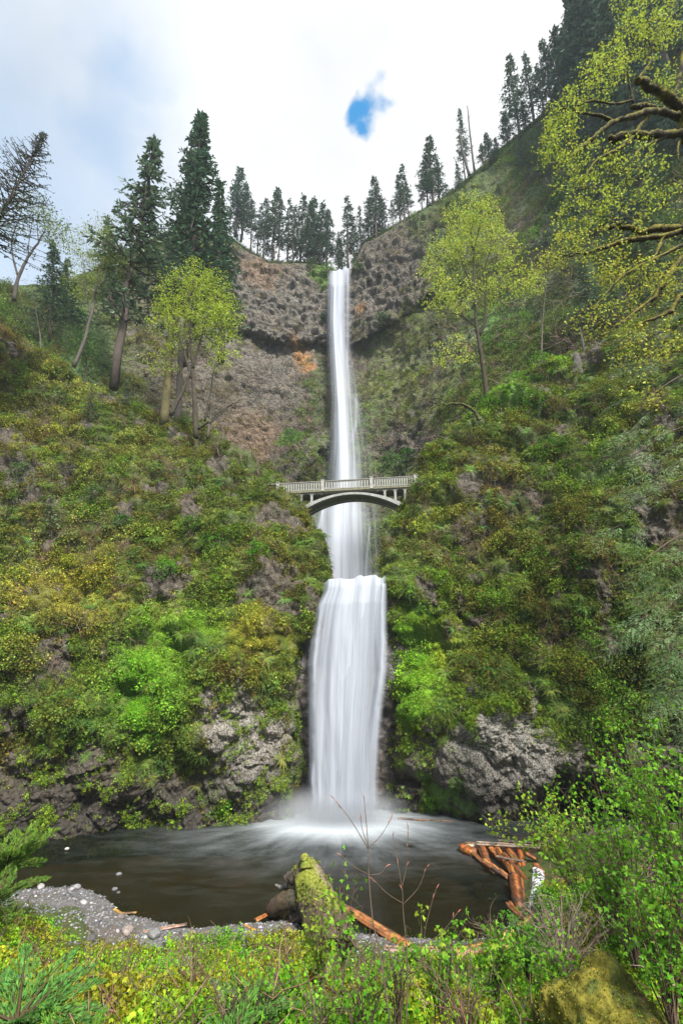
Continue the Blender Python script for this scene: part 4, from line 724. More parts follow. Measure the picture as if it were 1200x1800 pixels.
RIDGE4 = [(990, 180, 60, 2, 1.0), (1003, 170, 40, 0, 1), (1018, 160, 30, 2, 1.1), (1030, 165, -15, 4, 1.05), (1046, 150, 0, 2, 1.1), (1060, 150, -60, 0, 1), (1078, 150, -40, 2, 1.2), (1095, 150, -80, 4, 1), (1112, 140, -60, 2, 1), (1130, 130, -110, 0, 1), (1150, 120, -90, 4, 1.1), (1175, 120, -120, 2, 1), (1040, 250, 120, 4, 1.2), (1075, 260, 110, 2, 1.2), (1120, 260, 90, 4, 1.3), (1165, 270, 90, 2, 1.2), (1010, 260, 160, 4, 1.1), (1195, 290, 110, 4, 1.3)]
CON += [conifer_parts(20, w_, 70 + i, .05, 2.2, .3, .45, c_, 1.2) for i, (w_, c_) in enumerate([(9, (.12, .18, .085)), (10, (.10, .155, .09)), (8, (.15, .21, .08))])]
RIDGE5 = [(985, 330, 235, 6, 1), (1020, 400, 290, 7, 1.1), (1065, 380, 250, 6, 1.1), (1110, 470, 330, 7, 1.1), (1165, 480, 320, 8, 1.2), (1195, 620, 430, 7, 1.1), (1000, 500, 400, 8, 1.1), (1045, 590, 460, 7, 1.1), (1100, 640, 500, 6, 1.2), (1150, 700, 540, 7, 1.2), (945, 320, 255, 8, .9), (1140, 380, 230, 6, 1.2), (968, 440, 360, 6, .9), (918, 300, 245, 7, .8)]
for lst, wh, gr in ((RIDGE5, 'young conifer on the steep wooded slope at right, %s from the left', 'young conifers on the right slope'), (RIDGE1, 'conifer on the rim left of the falls, %s from the left', 'conifers on the rim left of the falls'), (RIDGE2, 'conifer on the rim right of the falls, %s from the falls', 'conifers on the rim right of the falls'), (RIDGE3, 'conifer on the steep right-hand skyline, %s going uphill', 'conifers up the right skyline'), (RIDGE4, 'conifer in the stand at upper right, %s from its left edge', 'dark conifer stand')):
    lst = sorted(lst)
    for i, (px, py, pt, v, w) in enumerate(lst):
        w_ = wh % (ORD[i] if i < 16 else ('next to last', 'last')[i - 16]); put_conifer(px, py + 3, pt, float(bk_depth(np.array(float(px)), np.array(float(py)))) - (0 if gr != 'dark conifer stand' else 1) + (2 if lst is not RIDGE4 and i % 2 else 0), v, ('slim dark ', 'bushy dark ')[v in (2, 4)] * (v < 6) + w_, gr, 0, w)
# bare snags on the skyline
def snag(pts, r, label, stubs=5):
    P = np.array([at(*p) for p in pts]); e = empty('dead_tree', P[0], label, 'tree'); mb = MB(); Q = smooth_path(P - P[0], 10); tube(mb, Q, np.linspace(r, r * .35, 10), 6, (.085, .075, .07), .1)
    for i in range(stubs):
        t = rs.uniform(.3, .98); p = Q[int(t * 9)]; d = unit(rs.normal(size=3) * [1, 1, .3] + [0, 0, .3]); tube(mb, [p, p + d * r * 2.5, p + d * r * 4.5 + [0, 0, r]], [r * .25, r * .15, r * .05], 3, (.08, .07, .065), cap=False)
    mb.build('trunk', MAT['bark'], e)
snag([(834, 306, 112), (826, 240, 112), (821, 186, 112)], .38, 'tall bare snag with broken top leaning on the skyline'); snag([(824, 308, 111), (812, 262, 111), (806, 225, 111)], .42, 'bare leaning trunk beside the broken snag on the skyline', 3)
snag([(706, 404, 117), (704, 385, 117), (702, 378, 117)], .3, 'short burnt stub on the rim right of the upper falls', 1)
snag([(1012, 662, 52), (1013, 640, 52), (1012, 622, 52)], .85, 'broad broken stump on top of the right bluff', 0); snag([(1028, 632, 53), (1023, 600, 53), (1018, 575, 53)], .22, 'thin dark dead pole behind the broad stump', 2)

# larger conifers on the left
def big_conifer(base, top, Y, width, seed, label, **kw):
    b = at(*base, Y); t = at(*top, Y); h = t[2] - b[2]; tr, cr = conifer_parts(h, width, seed, **kw); e = empty('conifer', b, label, 'tree'); v = unit(t - b); e.rotation_euler = Vector(v).to_track_quat('Z', 'Y').to_euler(); s = np.linalg.norm(t - b) / h; e.scale = (1, 1, s)
    link('trunk', tr, e); link('crown', cr, e)
big_conifer((198, 684), (268, 250), 58, 14, 91, 'tall fir with a bare leaning lower trunk, left of the yellow maple', bare=.42, dens=3.2, droop=.22, ragged=.65, col=(0.127, 0.190, 0.113), sz=.8)
big_conifer((322, 640), (352, 203), 66, 19, 92, 'tallest and densest dark fir, rising behind the yellow maple', bare=.18, dens=5.5, droop=.34, ragged=.6, col=(0.081, 0.147, 0.086), sz=.75)
big_conifer((390, 640), (384, 330), 72, 9, 93, 'shorter dark fir close behind the tallest fir', bare=.2, dens=3.0, droop=.3, ragged=.4, col=(0.088, 0.157, 0.091), sz=.9)
big_conifer((-60, 500), (82, 232), 40, 12, 94, 'sparse leaning fir with thin branches at the left edge', bare=.25, dens=3.2, droop=-.02, ragged=.5, col=(0.127, 0.152, 0.113), sz=.6, up=.3)
big_conifer((88, 600), (96, 425), 62, 9, 95, 'low dark fir on the slope behind the slender maples', bare=.1, dens=3.2, droop=.3, ragged=.35, col=(0.088, 0.157, 0.091), sz=1.)
big_conifer((125, 600), (118, 455), 66, 8, 96, 'dark fir deep in the gap beside the slender maple', bare=.1, dens=3.0, droop=.3, ragged=.35, col=(0.081, 0.152, 0.091), sz=1.)
big_conifer((225, 745), (222, 665), 57, 3.6, 97, 'small dark young fir at the foot of the tall fir', bare=.05, dens=1.5, droop=.2, ragged=.3, col=(0.152, 0.227, 0.127), sz=1.4)
big_conifer((92, 972), (88, 872), 43, 4.6, 98, 'small blue-green young spruce on the left bluff', bare=.04, dens=1.6, droop=.15, ragged=.25, col=(0.169, 0.230, 0.123), sz=1.3)
big_conifer((160, 745), (160, 680), 53, 3.8, 99, 'small grey-green spruce near the top of the left bluff', bare=.04, dens=1.4, droop=.15, ragged=.25, col=(0.153, 0.199, 0.107), sz=1.4)
big_conifer((300, 560), (300, 400), 78, 8, 89, 'dark fir filling the space between the two tall firs', bare=.1, dens=3.0, droop=.3, ragged=.35, col=(0.086, 0.152, 0.086), sz=1.)
big_conifer((200, 560), (185, 385), 80, 8, 88, 'dark fir partly hidden behind the slender maple', bare=.1, dens=2.6, droop=.3, ragged=.35, col=(0.091, 0.152, 0.091), sz=1.)
# plain trunks standing beside the yellow maple
def bare_trunk(pts, r, label, col=(0.148, 0.132, 0.083)):
    P = np.array([at(*p) for p in pts]); mb = MB(); tube(mb, smooth_path(P - P[0], 12), np.linspace(r, r * .6, 12), 8, col, .06); e = empty('bare_tree', P[0], label, 'tree'); mb.build('trunk', MAT['moss'], e)
bare_trunk([(288, 745, 57.5), (296, 650, 57.5), (304, 560, 57.5)], .62, 'straight mossy trunk just left of the yellow maple', (.15, .13, .06)); bare_trunk([(312, 745, 59.5), (316, 660, 59.5), (320, 560, 59.5)], .5, 'straight grey trunk behind the yellow maple', (.13, .11, .10))

def moss_tube(mb, Q, r, moss, sides=12):
    T = unit(np.gradient(Q, axis=0)); up = np.array([0, 0, 1.]) if abs(T[0, 2]) < .8 else np.array([1., 0, 0]); A = unit(np.cross(T, up)); B = np.cross(A, T); a = np.arange(sides) * 6.2832 / sides
    N_ = np.cos(a)[None, :, None] * A[:, None] + np.sin(a)[None, :, None] * B[:, None]; V = Q[:, None] + N_ * r[:, None, None]; V = V + N_ * (r[:, None] * (.35 * fbm(V, 5, 3, 71) + .2 * rs.uniform(-1, 1, r.shape + (sides,))))[..., None]
    f = fbm(V, 3.5, 3, 72) + .75 * N_[..., 2] + .12; w = sst(-.25, .35, f)[..., None]; c = np.array([.035, .026, .018]) * (1 - w) + np.array(moss) * (1 + .5 * fbm(V, 9, 2, 73))[..., None] * w; n = len(Q); i = np.arange(n - 1)[:, None] * sides; j = np.arange(sides)[None]; k = (j + 1) % sides
    mb.add(np.vstack([V.reshape(-1, 3), Q[-1:]]), np.stack([i + j, i + k, i + sides + k, i + sides + j], -1).reshape(-1, 4), np.stack([(n - 1) * sides + np.arange(sides), (n - 1) * sides + (np.arange(sides) + 1) % sides, np.full(sides, n * sides)], -1), np.vstack([c.reshape(-1, 3), [[.05, .04, .02]]]))
def broadleaf(name, label, limbs, crowns, leaf=.16, per=16, col=(.2, .25, .03), bark=(.06, .05, .035), moss=None, twig_r=.03, lobe=False, sd=.5, seed=1, group=None, twigs=True, mossk=0., straggle=.0):
    """limbs = [([(px,py,Y)..], r0, r1)]; crowns = [(px,py,Y,rx,ry,rz,n)]: twigs grow from the nearest limb to points spread through each crown lobe"""
    global rs; keep = rs; rs = np.random.RandomState(seed); tr, br, cr = MB(), MB(), MB(); org = at(*limbs[0][0][0]); nodes, nr = [], []
    for pts, r0, r1 in limbs:
        P = smooth_path([at(*p) for p in pts], max(6, 4 * len(pts))) - org; m = len(P); P = P + rs.normal(size=P.shape) * min(r0 * .35, .12) * np.linspace(0, 1, m)[:, None]; r = np.linspace(r0, r1, m)
        if moss is not None:
            Q = smooth_path(P, m * 4); rr = np.interp(np.linspace(0, 1, m * 4), np.linspace(0, 1, m), r) * (1 + mossk * (.5 + .9 * fbm(Q, 2.2, 3, seed))); moss_tube(tr, Q, rr, moss)
        else: tube(tr, P, r, 7, bark, .05)
        nodes += list(P); nr += list(r)
    T = []
    for (px, py, Y, rx, ry, rz, n) in crowns:
        c = at(px, py, Y) - org; d = unit(rs.normal(size=(n, 3))); T.append(c + d * (rs.uniform(0, 1, n)**(1 / 2.6))[:, None] * [rx, ry, rz])
    T = np.concatenate(T); nodes = np.array(nodes); nr = np.array(nr); dd = ((T[:, None] - nodes[None])**2).sum(-1).min(1); T = T[np.argsort(dd)]
    base_n = len(nodes); nodes = list(nodes); nr = list(nr); wood = moss if moss is not None else bark; A = np.array(nodes)
    for t in T:
        d2 = ((A - t)**2).sum(1) * (1 + .6 * (A[:, 2] > t[2] + .3)) ; i = int(np.argmin(d2)); p = A[i]; l = math.sqrt(((p - t)**2).sum())
        if l > .12:
            mid = (p + t) / 2 + rs.normal(size=3) * l * .12 + [0, 0, .05 * l]; Q = smooth_path([p, mid, t], 6); r0 = min(nr[i] * .6, twig_r * (1 + l * .35)); tube(br, Q, np.linspace(r0, max(r0 * .4, twig_r * .25), 6), 4, jit(wood, 1, .15)[0], cap=False)
            new = Q[2:]; nodes += list(new); nr += list(np.linspace(r0 * .8, r0 * .45, len(new))); A = np.vstack([A, new])
        k = max(1, int(per * rs.uniform(.5, 1.4))); C = t + rs.normal(size=(k, 3)) * sd * [1, 1, .75]
        if twigs:
            for j in range(3):
                e_ = t + rs.normal(size=3) * sd * .9; tube(br, [t, (t + e_) / 2 + rs.normal(size=3) * .05, e_], [twig_r * .3, twig_r * .2, twig_r * .08], 3, jit(wood, 1, .15)[0], cap=False)
        (lobed(cr, C, leaf * rs.uniform(.5, .85, k), jit(col, k, .22)) if lobe else leaves(cr, C, leaf * rs.uniform(.7, 1.3, k), leaf * rs.uniform(.5, .9, k), jit(col, k, .22)))
    e = empty(name, org, label, 'tree', group); tr.build('trunk', MAT['moss'] if moss is not None else MAT['bark'], e); br.build('branches', MAT['bark'], e); cr.build('crown', MAT['leaf'], e); rs = keep; return e
YG = (.37, .47, .05)
broadleaf('maple_tree', 'round bright yellow-green maple on the crest of the left bluff', [([(345, 770, 54), (342, 700, 54), (338, 640, 54), (334, 585, 54)], .34, .16), ([(338, 650, 54), (352, 600, 53.6), (368, 545, 53.5)], .18, .08), ([(336, 665, 54), (322, 610, 54.5), (300, 540, 55)], .18, .07), ([(300, 730, 54), (318, 695, 54), (334, 655, 54)], .26, .15), ([(346, 755, 54), (372, 738, 53.5), (395, 718, 53), (420, 705, 52.5)], .2, .05), ([(334, 600, 54), (338, 540, 54), (342, 490, 54)], .12, .05), ([(360, 740, 54), (370, 690, 54.5), (378, 640, 54.5)], .14, .06)],
    [(345, 515, 54, 5.6, 4.6, 4.1, 330), (340, 585, 54, 6.4, 5, 2.6, 150), (300, 560, 55, 3.0, 3, 3, 70), (390, 560, 53, 3.4, 3, 3.4, 110), (390, 625, 53, 2.2, 2.5, 2.0, 40), (280, 640, 55, 2.2, 2.5, 2.6, 36)], .21, 17, YG, (.06, .05, .035), twig_r=.04, sd=.33, seed=201)
broadleaf('maple_tree', 'lower pale twiggy tree spreading beneath the yellow maple', [([(365, 770, 52.5), (372, 720, 52.5), (380, 670, 52.5)], .16, .05), ([(368, 745, 52.5), (392, 722, 52), (410, 700, 52)], .12, .04)], [(385, 680, 52.5, 2.8, 2.5, 2.6, 90), (400, 720, 52, 2.4, 2, 1.5, 40), (285, 690, 54, 2.5, 2, 2.5, 40)], .13, 5, (.2, .2, .05), (.11, .095, .08), twig_r=.03, sd=.5, seed=202)
broadleaf('maple_tree', 'yellow-green maple with a dark curved trunk on the right bluff', [([(857, 712, 53), (851, 665, 53), (843, 610, 53), (836, 560, 53), (832, 500, 53), (830, 430, 53), (828, 370, 53)], .36, .06), ([(842, 590, 53), (852, 560, 52.6), (853, 520, 52.6), (850, 480, 52.6), (862, 440, 52.6)], .2, .06), ([(836, 575, 53), (810, 555, 52.5), (780, 550, 52)], .1, .03), ([(833, 510, 53), (815, 470, 53), (800, 430, 53)], .12, .04), ([(830, 450, 53), (842, 400, 53.5), (856, 365, 53.5)], .1, .03), ([(845, 640, 53), (822, 630, 52.5), (805, 640, 52)], .08, .03), ([(853, 560, 53), (880, 540, 53), (905, 515, 53)], .08, .03), ([(850, 590, 53), (885, 555, 53.5), (925, 520, 54)], .07, .02)],
    [(832, 385, 53, 4.2, 3.6, 3.6, 200), (795, 440, 53, 3.4, 3, 3.2, 120), (870, 440, 53, 3.4, 3, 3.0, 120), (790, 520, 52, 3.6, 3, 2.6, 90), (865, 510, 53, 3.0, 3, 2.2, 60), (800, 620, 51.5, 3.0, 2, 2.2, 36), (920, 500, 54, 3, 2, 2.4, 60), (760, 480, 52, 1.8, 2, 2.4, 30)], .25, 17, (.41, .49, .07), (.045, .038, .022), twig_r=.035, sd=.36, seed=203)
broadleaf('maple_tree', 'slender leaning maple with yellow-green crown left of the tall fir', [([(130, 645, 57), (148, 600, 57), (162, 545, 57), (172, 490, 57), (184, 440, 57)], .26, .07), ([(160, 555, 57), (150, 500, 57), (146, 450, 57)], .12, .04), ([(166, 520, 57), (185, 490, 57), (205, 455, 57)], .1, .04)], [(170, 440, 57, 4.2, 3, 3.8, 170), (150, 500, 57, 3.2, 3, 3, 90), (200, 470, 57, 3, 2.5, 3, 70), (185, 405, 57, 2.8, 2.2, 1.8, 60)], .24, 12, (.24, .30, .05), (.10, .085, .075), twig_r=.03, sd=.5, seed=204)
broadleaf('maple_tree', 'forked bare-limbed tree on the rock outcrop at the left edge', [([(25, 528, 51), (32, 490, 51), (48, 455, 51), (68, 425, 51), (82, 400, 51)], .26, .07), ([(32, 485, 51), (24, 455, 51), (22, 420, 51), (34, 385, 51), (40, 360, 51)], .14, .04), ([(50, 452, 51), (52, 420, 51), (58, 385, 51)], .08, .03), ([(68, 425, 51), (66, 390, 51), (72, 370, 51)], .07, .03)], [(85, 395, 51, 2.8, 2.5, 2.8, 70), (60, 365, 51, 3.2, 2.5, 1.8, 60), (105, 420, 51, 1.8, 2, 2.4, 36), (20, 400, 51, 2.6, 2.5, 3, 44)], .26, 9, (.16, .22, .06), (.07, .06, .055), twig_r=.028, sd=.42, seed=205)
broadleaf('young_tree', 'pale green leafy tree glowing in the gap on the left slope', [([(150, 680, 60), (152, 640, 60), (155, 600, 60)], .14, .05)], [(155, 610, 60, 3.2, 3, 3.6, 170), (130, 590, 60, 2, 2, 2, 40)], .22, 12, (.11, .21, .06), twig_r=.03, sd=.4, seed=206)
broadleaf('young_tree', 'hazy grey-green tree on the slope below the forked tree', [([(70, 640, 57), (72, 600, 57), (66, 560, 57), (60, 520, 57)], .14, .04)], [(70, 560, 57, 4.2, 3, 3.2, 130), (40, 520, 56, 3.2, 3, 2.4, 70), (105, 600, 58, 2.6, 2.5, 2.6, 60)], .16, 8, (.12, .16, .05), (.12, .10, .09), twig_r=.03, sd=.5, seed=207)
broadleaf('young_tree', 'thin pale tree on the slope above the broad stump', [([(950, 640, 58), (952, 590, 58), (955, 540, 58), (960, 500, 58)], .12, .03)], [(955, 530, 58, 3.8, 3, 4.0, 120), (980, 470, 58, 2.5, 2, 2.5, 50), (900, 575, 60, 2.2, 2, 2, 30)], .15, 9, (.2, .22, .07), (.13, .11, .09), twig_r=.03, sd=.5, seed=208)
# the mossy limb that reaches out of the right bluff towards the bridge
broadleaf('leaning_tree', 'crooked mossy limb reaching left from the right bluff above the bridge', [([(842, 738, 50), (832, 722, 50), (815, 712, 49.8), (790, 710, 49.5), (768, 712, 49.3)], .22, .05), ([(790, 710, 49.5), (770, 700, 49.5), (745, 702, 49.5), (720, 708, 49.5)], .06, .02), ([(768, 712, 49.3), (745, 722, 49), (728, 726, 49)], .05, .02)], [(745, 700, 49.3, 2.4, 1.5, 1.2, 24), (780, 690, 49.3, 2, 1.5, 1, 14)], .12, 4, (.25, .27, .05), moss=(.11, .12, .03), twig_r=.02, sd=.4, seed=209, mossk=.2)
broadleaf('bare_bush', 'leafless grey bush on the edge of the right bluff above the bridge', [([(790, 775, 49), (775, 768, 49), (755, 765, 48.6)], .06, .03)], [(765, 755, 48.6, 1.8, 1.2, 1.1, 26)], .08, 1, (.15, .14, .06), (.15, .13, .11), twig_r=.022, sd=.3, seed=210)
for i, (px, py, lab) in enumerate([(425, 790, 'bare twiggy bush beside the left end of the bridge'), (455, 815, 'thin bare bush nearest the left bridge railing'), (385, 780, 'bare branching bush below the yellow maple')]):
    broadleaf('bare_bush', lab, [([(px, py + 22, 52), (px - 3, py, 52), (px + 4, py - 20, 52)], .05, .02)], [(px, py - 12, 52, 1.4, 1, 1.5, 34)], .07, 1, (.2, .2, .05), (.15, .12, .10), twig_r=.022, sd=.35, seed=220 + i)
# big near maple: mossy limbs reaching in from the right
MOSS = (.13, .12, .02)
def near_maple():
    L1 = [([(1335, 1760, 14.6), (1325, 1200, 15), (1310, 800, 15), (1290, 420, 15)], .55, .42), ([(1290, 420, 15), (1235, 300, 15), (1205, 215, 15), (1190, 188, 15)], .42, .22), ([(1200, 200, 15), (1175, 175, 14.6), (1145, 155, 14.3), (1122, 138, 14)], .17, .12), ([(1215, 232, 15), (1160, 237, 14.5), (1110, 238, 14.2), (1068, 243, 14)], .14, .10), ([(1195, 205, 15), (1150, 195, 14.4), (1115, 203, 14), (1078, 215, 13.8), (1045, 240, 13.6), (1018, 262, 13.5), (995, 285, 13.4)], .12, .035), ([(1150, 190, 14.5), (1130, 186, 14.3), (1112, 188, 14.2)], .10, .08), ([(1078, 215, 13.8), (1050, 202, 13.7), (1015, 198, 13.5), (985, 190, 13.4)], .06, .02), ([(1112, 176, 14.2), (1080, 182, 14), (1040, 178, 13.8), (1010, 186, 13.6)], .045, .02), ([(1112, 240, 14.1), (1085, 262, 14), (1050, 280, 13.8), (1030, 310, 13.7), (1018, 335, 13.6)], .06, .02), ([(1140, 200, 14.4), (1110, 240, 14.2), (1090, 255, 14.1)], .08, .05), ([(1170, 240, 14.6), (1125, 262, 14.3), (1108, 290, 14.2), (1095, 330, 14.1)], .055, .02), ([(1112, 180, 14.2), (1106, 150, 14.1), (1100, 120, 14)], .05, .02), ([(1180, 180, 15), (1192, 140, 15), (1200, 90, 15)], .10, .05), ([(1120, 140, 14), (1145, 100, 14.3), (1135, 60, 14.3)], .04, .02), ([(1195, 235, 15), (1190, 265, 14.8), (1192, 285, 14.8)], .04, .02), ([(1150, 240, 14.6), (1140, 270, 14.5), (1120, 310, 14.4)], .03, .015)]
    C1 = [(985, 210, 13.4, .75, 1, .8, 60), (975, 260, 13.4, .6, .8, .6, 36), (1010, 290, 13.5, .9, 1, .8, 46), (1040, 150, 13.9, 1.1, 1, .6, 50), (1080, 110, 14, 1.2, 1, .9, 70), (1130, 60, 14.2, 1.4, 1, 1.0, 80), (1180, 40, 14.6, 1, 1, 1.0, 50), (1160, 150, 14.6, 1, 1, .8, 40), (1100, 290, 14.1, 1.6, 1, .9, 60), (1040, 360, 13.7, 1.2, 1, .7, 44), (1010, 380, 13.7, .8, 1, .8, 20), (1150, 350, 14.3, 1.2, 1, .8, 36), (1110, 20, 14.2, 1.2, 1, .6, 40)]
    broadleaf('maple_tree', 'big mossy maple with thick limbs reaching in at upper right', L1, C1, .105, 13, (.42, .50, .07), moss=MOSS, twig_r=.012, lobe=True, sd=.12, seed=231, mossk=.35)
    L2 = [([(1320, 1760, 12.6), (1325, 1100, 13), (1290, 560, 13)], .3, .17), ([(1290, 560, 13), (1240, 450, 13), (1200, 405, 13), (1165, 402, 12.9), (1130, 405, 12.8), (1095, 400, 12.7), (1070, 398, 12.6)], .16, .03), ([(1200, 405, 13), (1165, 415, 12.9), (1120, 420, 12.8), (1080, 428, 12.7), (1060, 435, 12.6), (1020, 445, 12.5), (990, 450, 12.5)], .09, .02), ([(1165, 415, 12.9), (1150, 450, 12.8), (1130, 470, 12.7)], .05, .02), ([(1250, 560, 12.6), (1200, 520, 12.5), (1180, 545, 12.4), (1150, 560, 12.3), (1120, 570, 12.2)], .08, .02), ([(1260, 500, 12.7), (1215, 450, 12.6), (1185, 470, 12.5), (1165, 500, 12.4), (1145, 525, 12.3)], .085, .04), ([(1200, 430, 12.8), (1150, 455, 12.5), (1100, 480, 12.3), (1070, 510, 12.2), (1045, 540, 12.1)], .045, .012), ([(1145, 525, 12.3), (1100, 560, 12.2), (1060, 590, 12.1)], .035, .012)]
    C2 = [(1000, 440, 12.5, .9, .8, .5, 46), (940, 460, 12.5, .6, .8, .4, 20), (1080, 470, 12.3, 1.1, .8, .7, 60), (1150, 500, 12.5, .9, .8, .8, 60), (1060, 560, 12.2, 1.0, .8, .6, 44), (1130, 610, 12.3, 1.0, .8, .6, 40), (1180, 590, 12.4, .6, .8, .6, 26), (1090, 400, 12.7, 1.1, .8, .4, 24), (1130, 690, 12.2, .7, .8, .5, 16), (1180, 440, 13, .6, .8, .4, 20)]
    broadleaf('maple_tree', 'lower mossy maple limbs hung with drooping yellow catkins at right', L2, C2, .09, 11, (.42, .45, .07), moss=(.15, .13, .02), twig_r=.010, lobe=True, sd=.12, seed=232, mossk=.45)
near_maple()
# cedar with drooping grey-green boughs at right
def cedar():
    b = at(1290, 1420, 27); e = empty('cedar_tree', b, 'cedar with drooping grey-green boughs hanging in from the right edge', 'tree'); tr = MB(); top = at(1265, 300, 27); tube(tr, smooth_path([b - b, (top - b) * .5, top - b], 12), np.linspace(.5, .15, 12), 9, (.10, .07, .05), .06); tr.build('trunk', MAT['bark'], e)
    n = 0; LE = [(430, 1110), (560, 1120), (620, 1085), (760, 1058), (900, 1040), (960, 1055), (1060, 1085), (1150, 1120), (1260, 1165), (1320, 1200)]
    while n < 125:
        py = rs.uniform(440, 1290); l = edge(LE, py); px = l + (1290 - l) * rs.uniform(0, 1)**1.25; Y = 24.6 + 3.2 * (px - l) / (1290 - l) + rs.normal() * .5; n += 1; o_ = at(px + 38, py - 26, Y) - b; ax = unit(np.array([-1, -.25 + rs.normal() * .2, -.42 + rs.normal() * .18])); l0 = rs.uniform(1.7, 3.0); u = np.linspace(0, 1, 9)[:, None]
        mb = MB(); S = o_ + ax * l0 * u + np.array([0, 0, -.35]) * l0 * u**2; tube(mb, S, np.linspace(.022, .005, 9), 3, (.10, .075, .05), cap=False); c0 = [(.105, .165, .07), (.07, .12, .042), (.14, .205, .09)][n % 3]; pl = unit(np.cross(ax, np.array([.15, -.55, 1.]) + rs.normal(size=3) * .2)); 
        for q in range(1, 9):
            for sg in (-1, 1):
                ln = l0 * rs.uniform(.30, .52) * (1.1 - .75 * q / 9); d = unit(ax * .85 + pl * sg * .7 + np.array([0, 0, -.18])); B0 = S[q] + rs.normal(size=3) * .02; m = 22; uu = np.linspace(.08, 1, m); C = B0 + d * (ln * uu)[:, None] + np.array([0, 0, -.22]) * (ln * uu**2)[:, None]
                p2 = unit(np.cross(d, np.cross(ax, pl))) * np.where(np.arange(m) % 2, 1, -1)[:, None]; D = unit(d * .8 + p2 * .65 + np.array([0, 0, -.2]) + rs.normal(size=(m, 3)) * .12); ll = ln * .24 * (1.15 - .7 * uu) * rs.uniform(.8, 1.2, m); leaves(mb, C + D * (ll * .5)[:, None], ll, ll * .26, jit(c0, m, .16), D, .08, .8)
        mb.build('bough', MAT['needle'], e)
    for k in range(9):
        mb = MB(); py = 420 + k * 95; st = at(1272, py - 60, 27) - b; en = at(edge(LE, py) + 60, py, 25.6) - b; tube(mb, smooth_path([st, (st + en) / 2 + [0, 0, .6], en], 10), np.linspace(.09, .02, 10), 5, (.09, .065, .05)); mb.build('branch', MAT['bark'], e)
cedar()

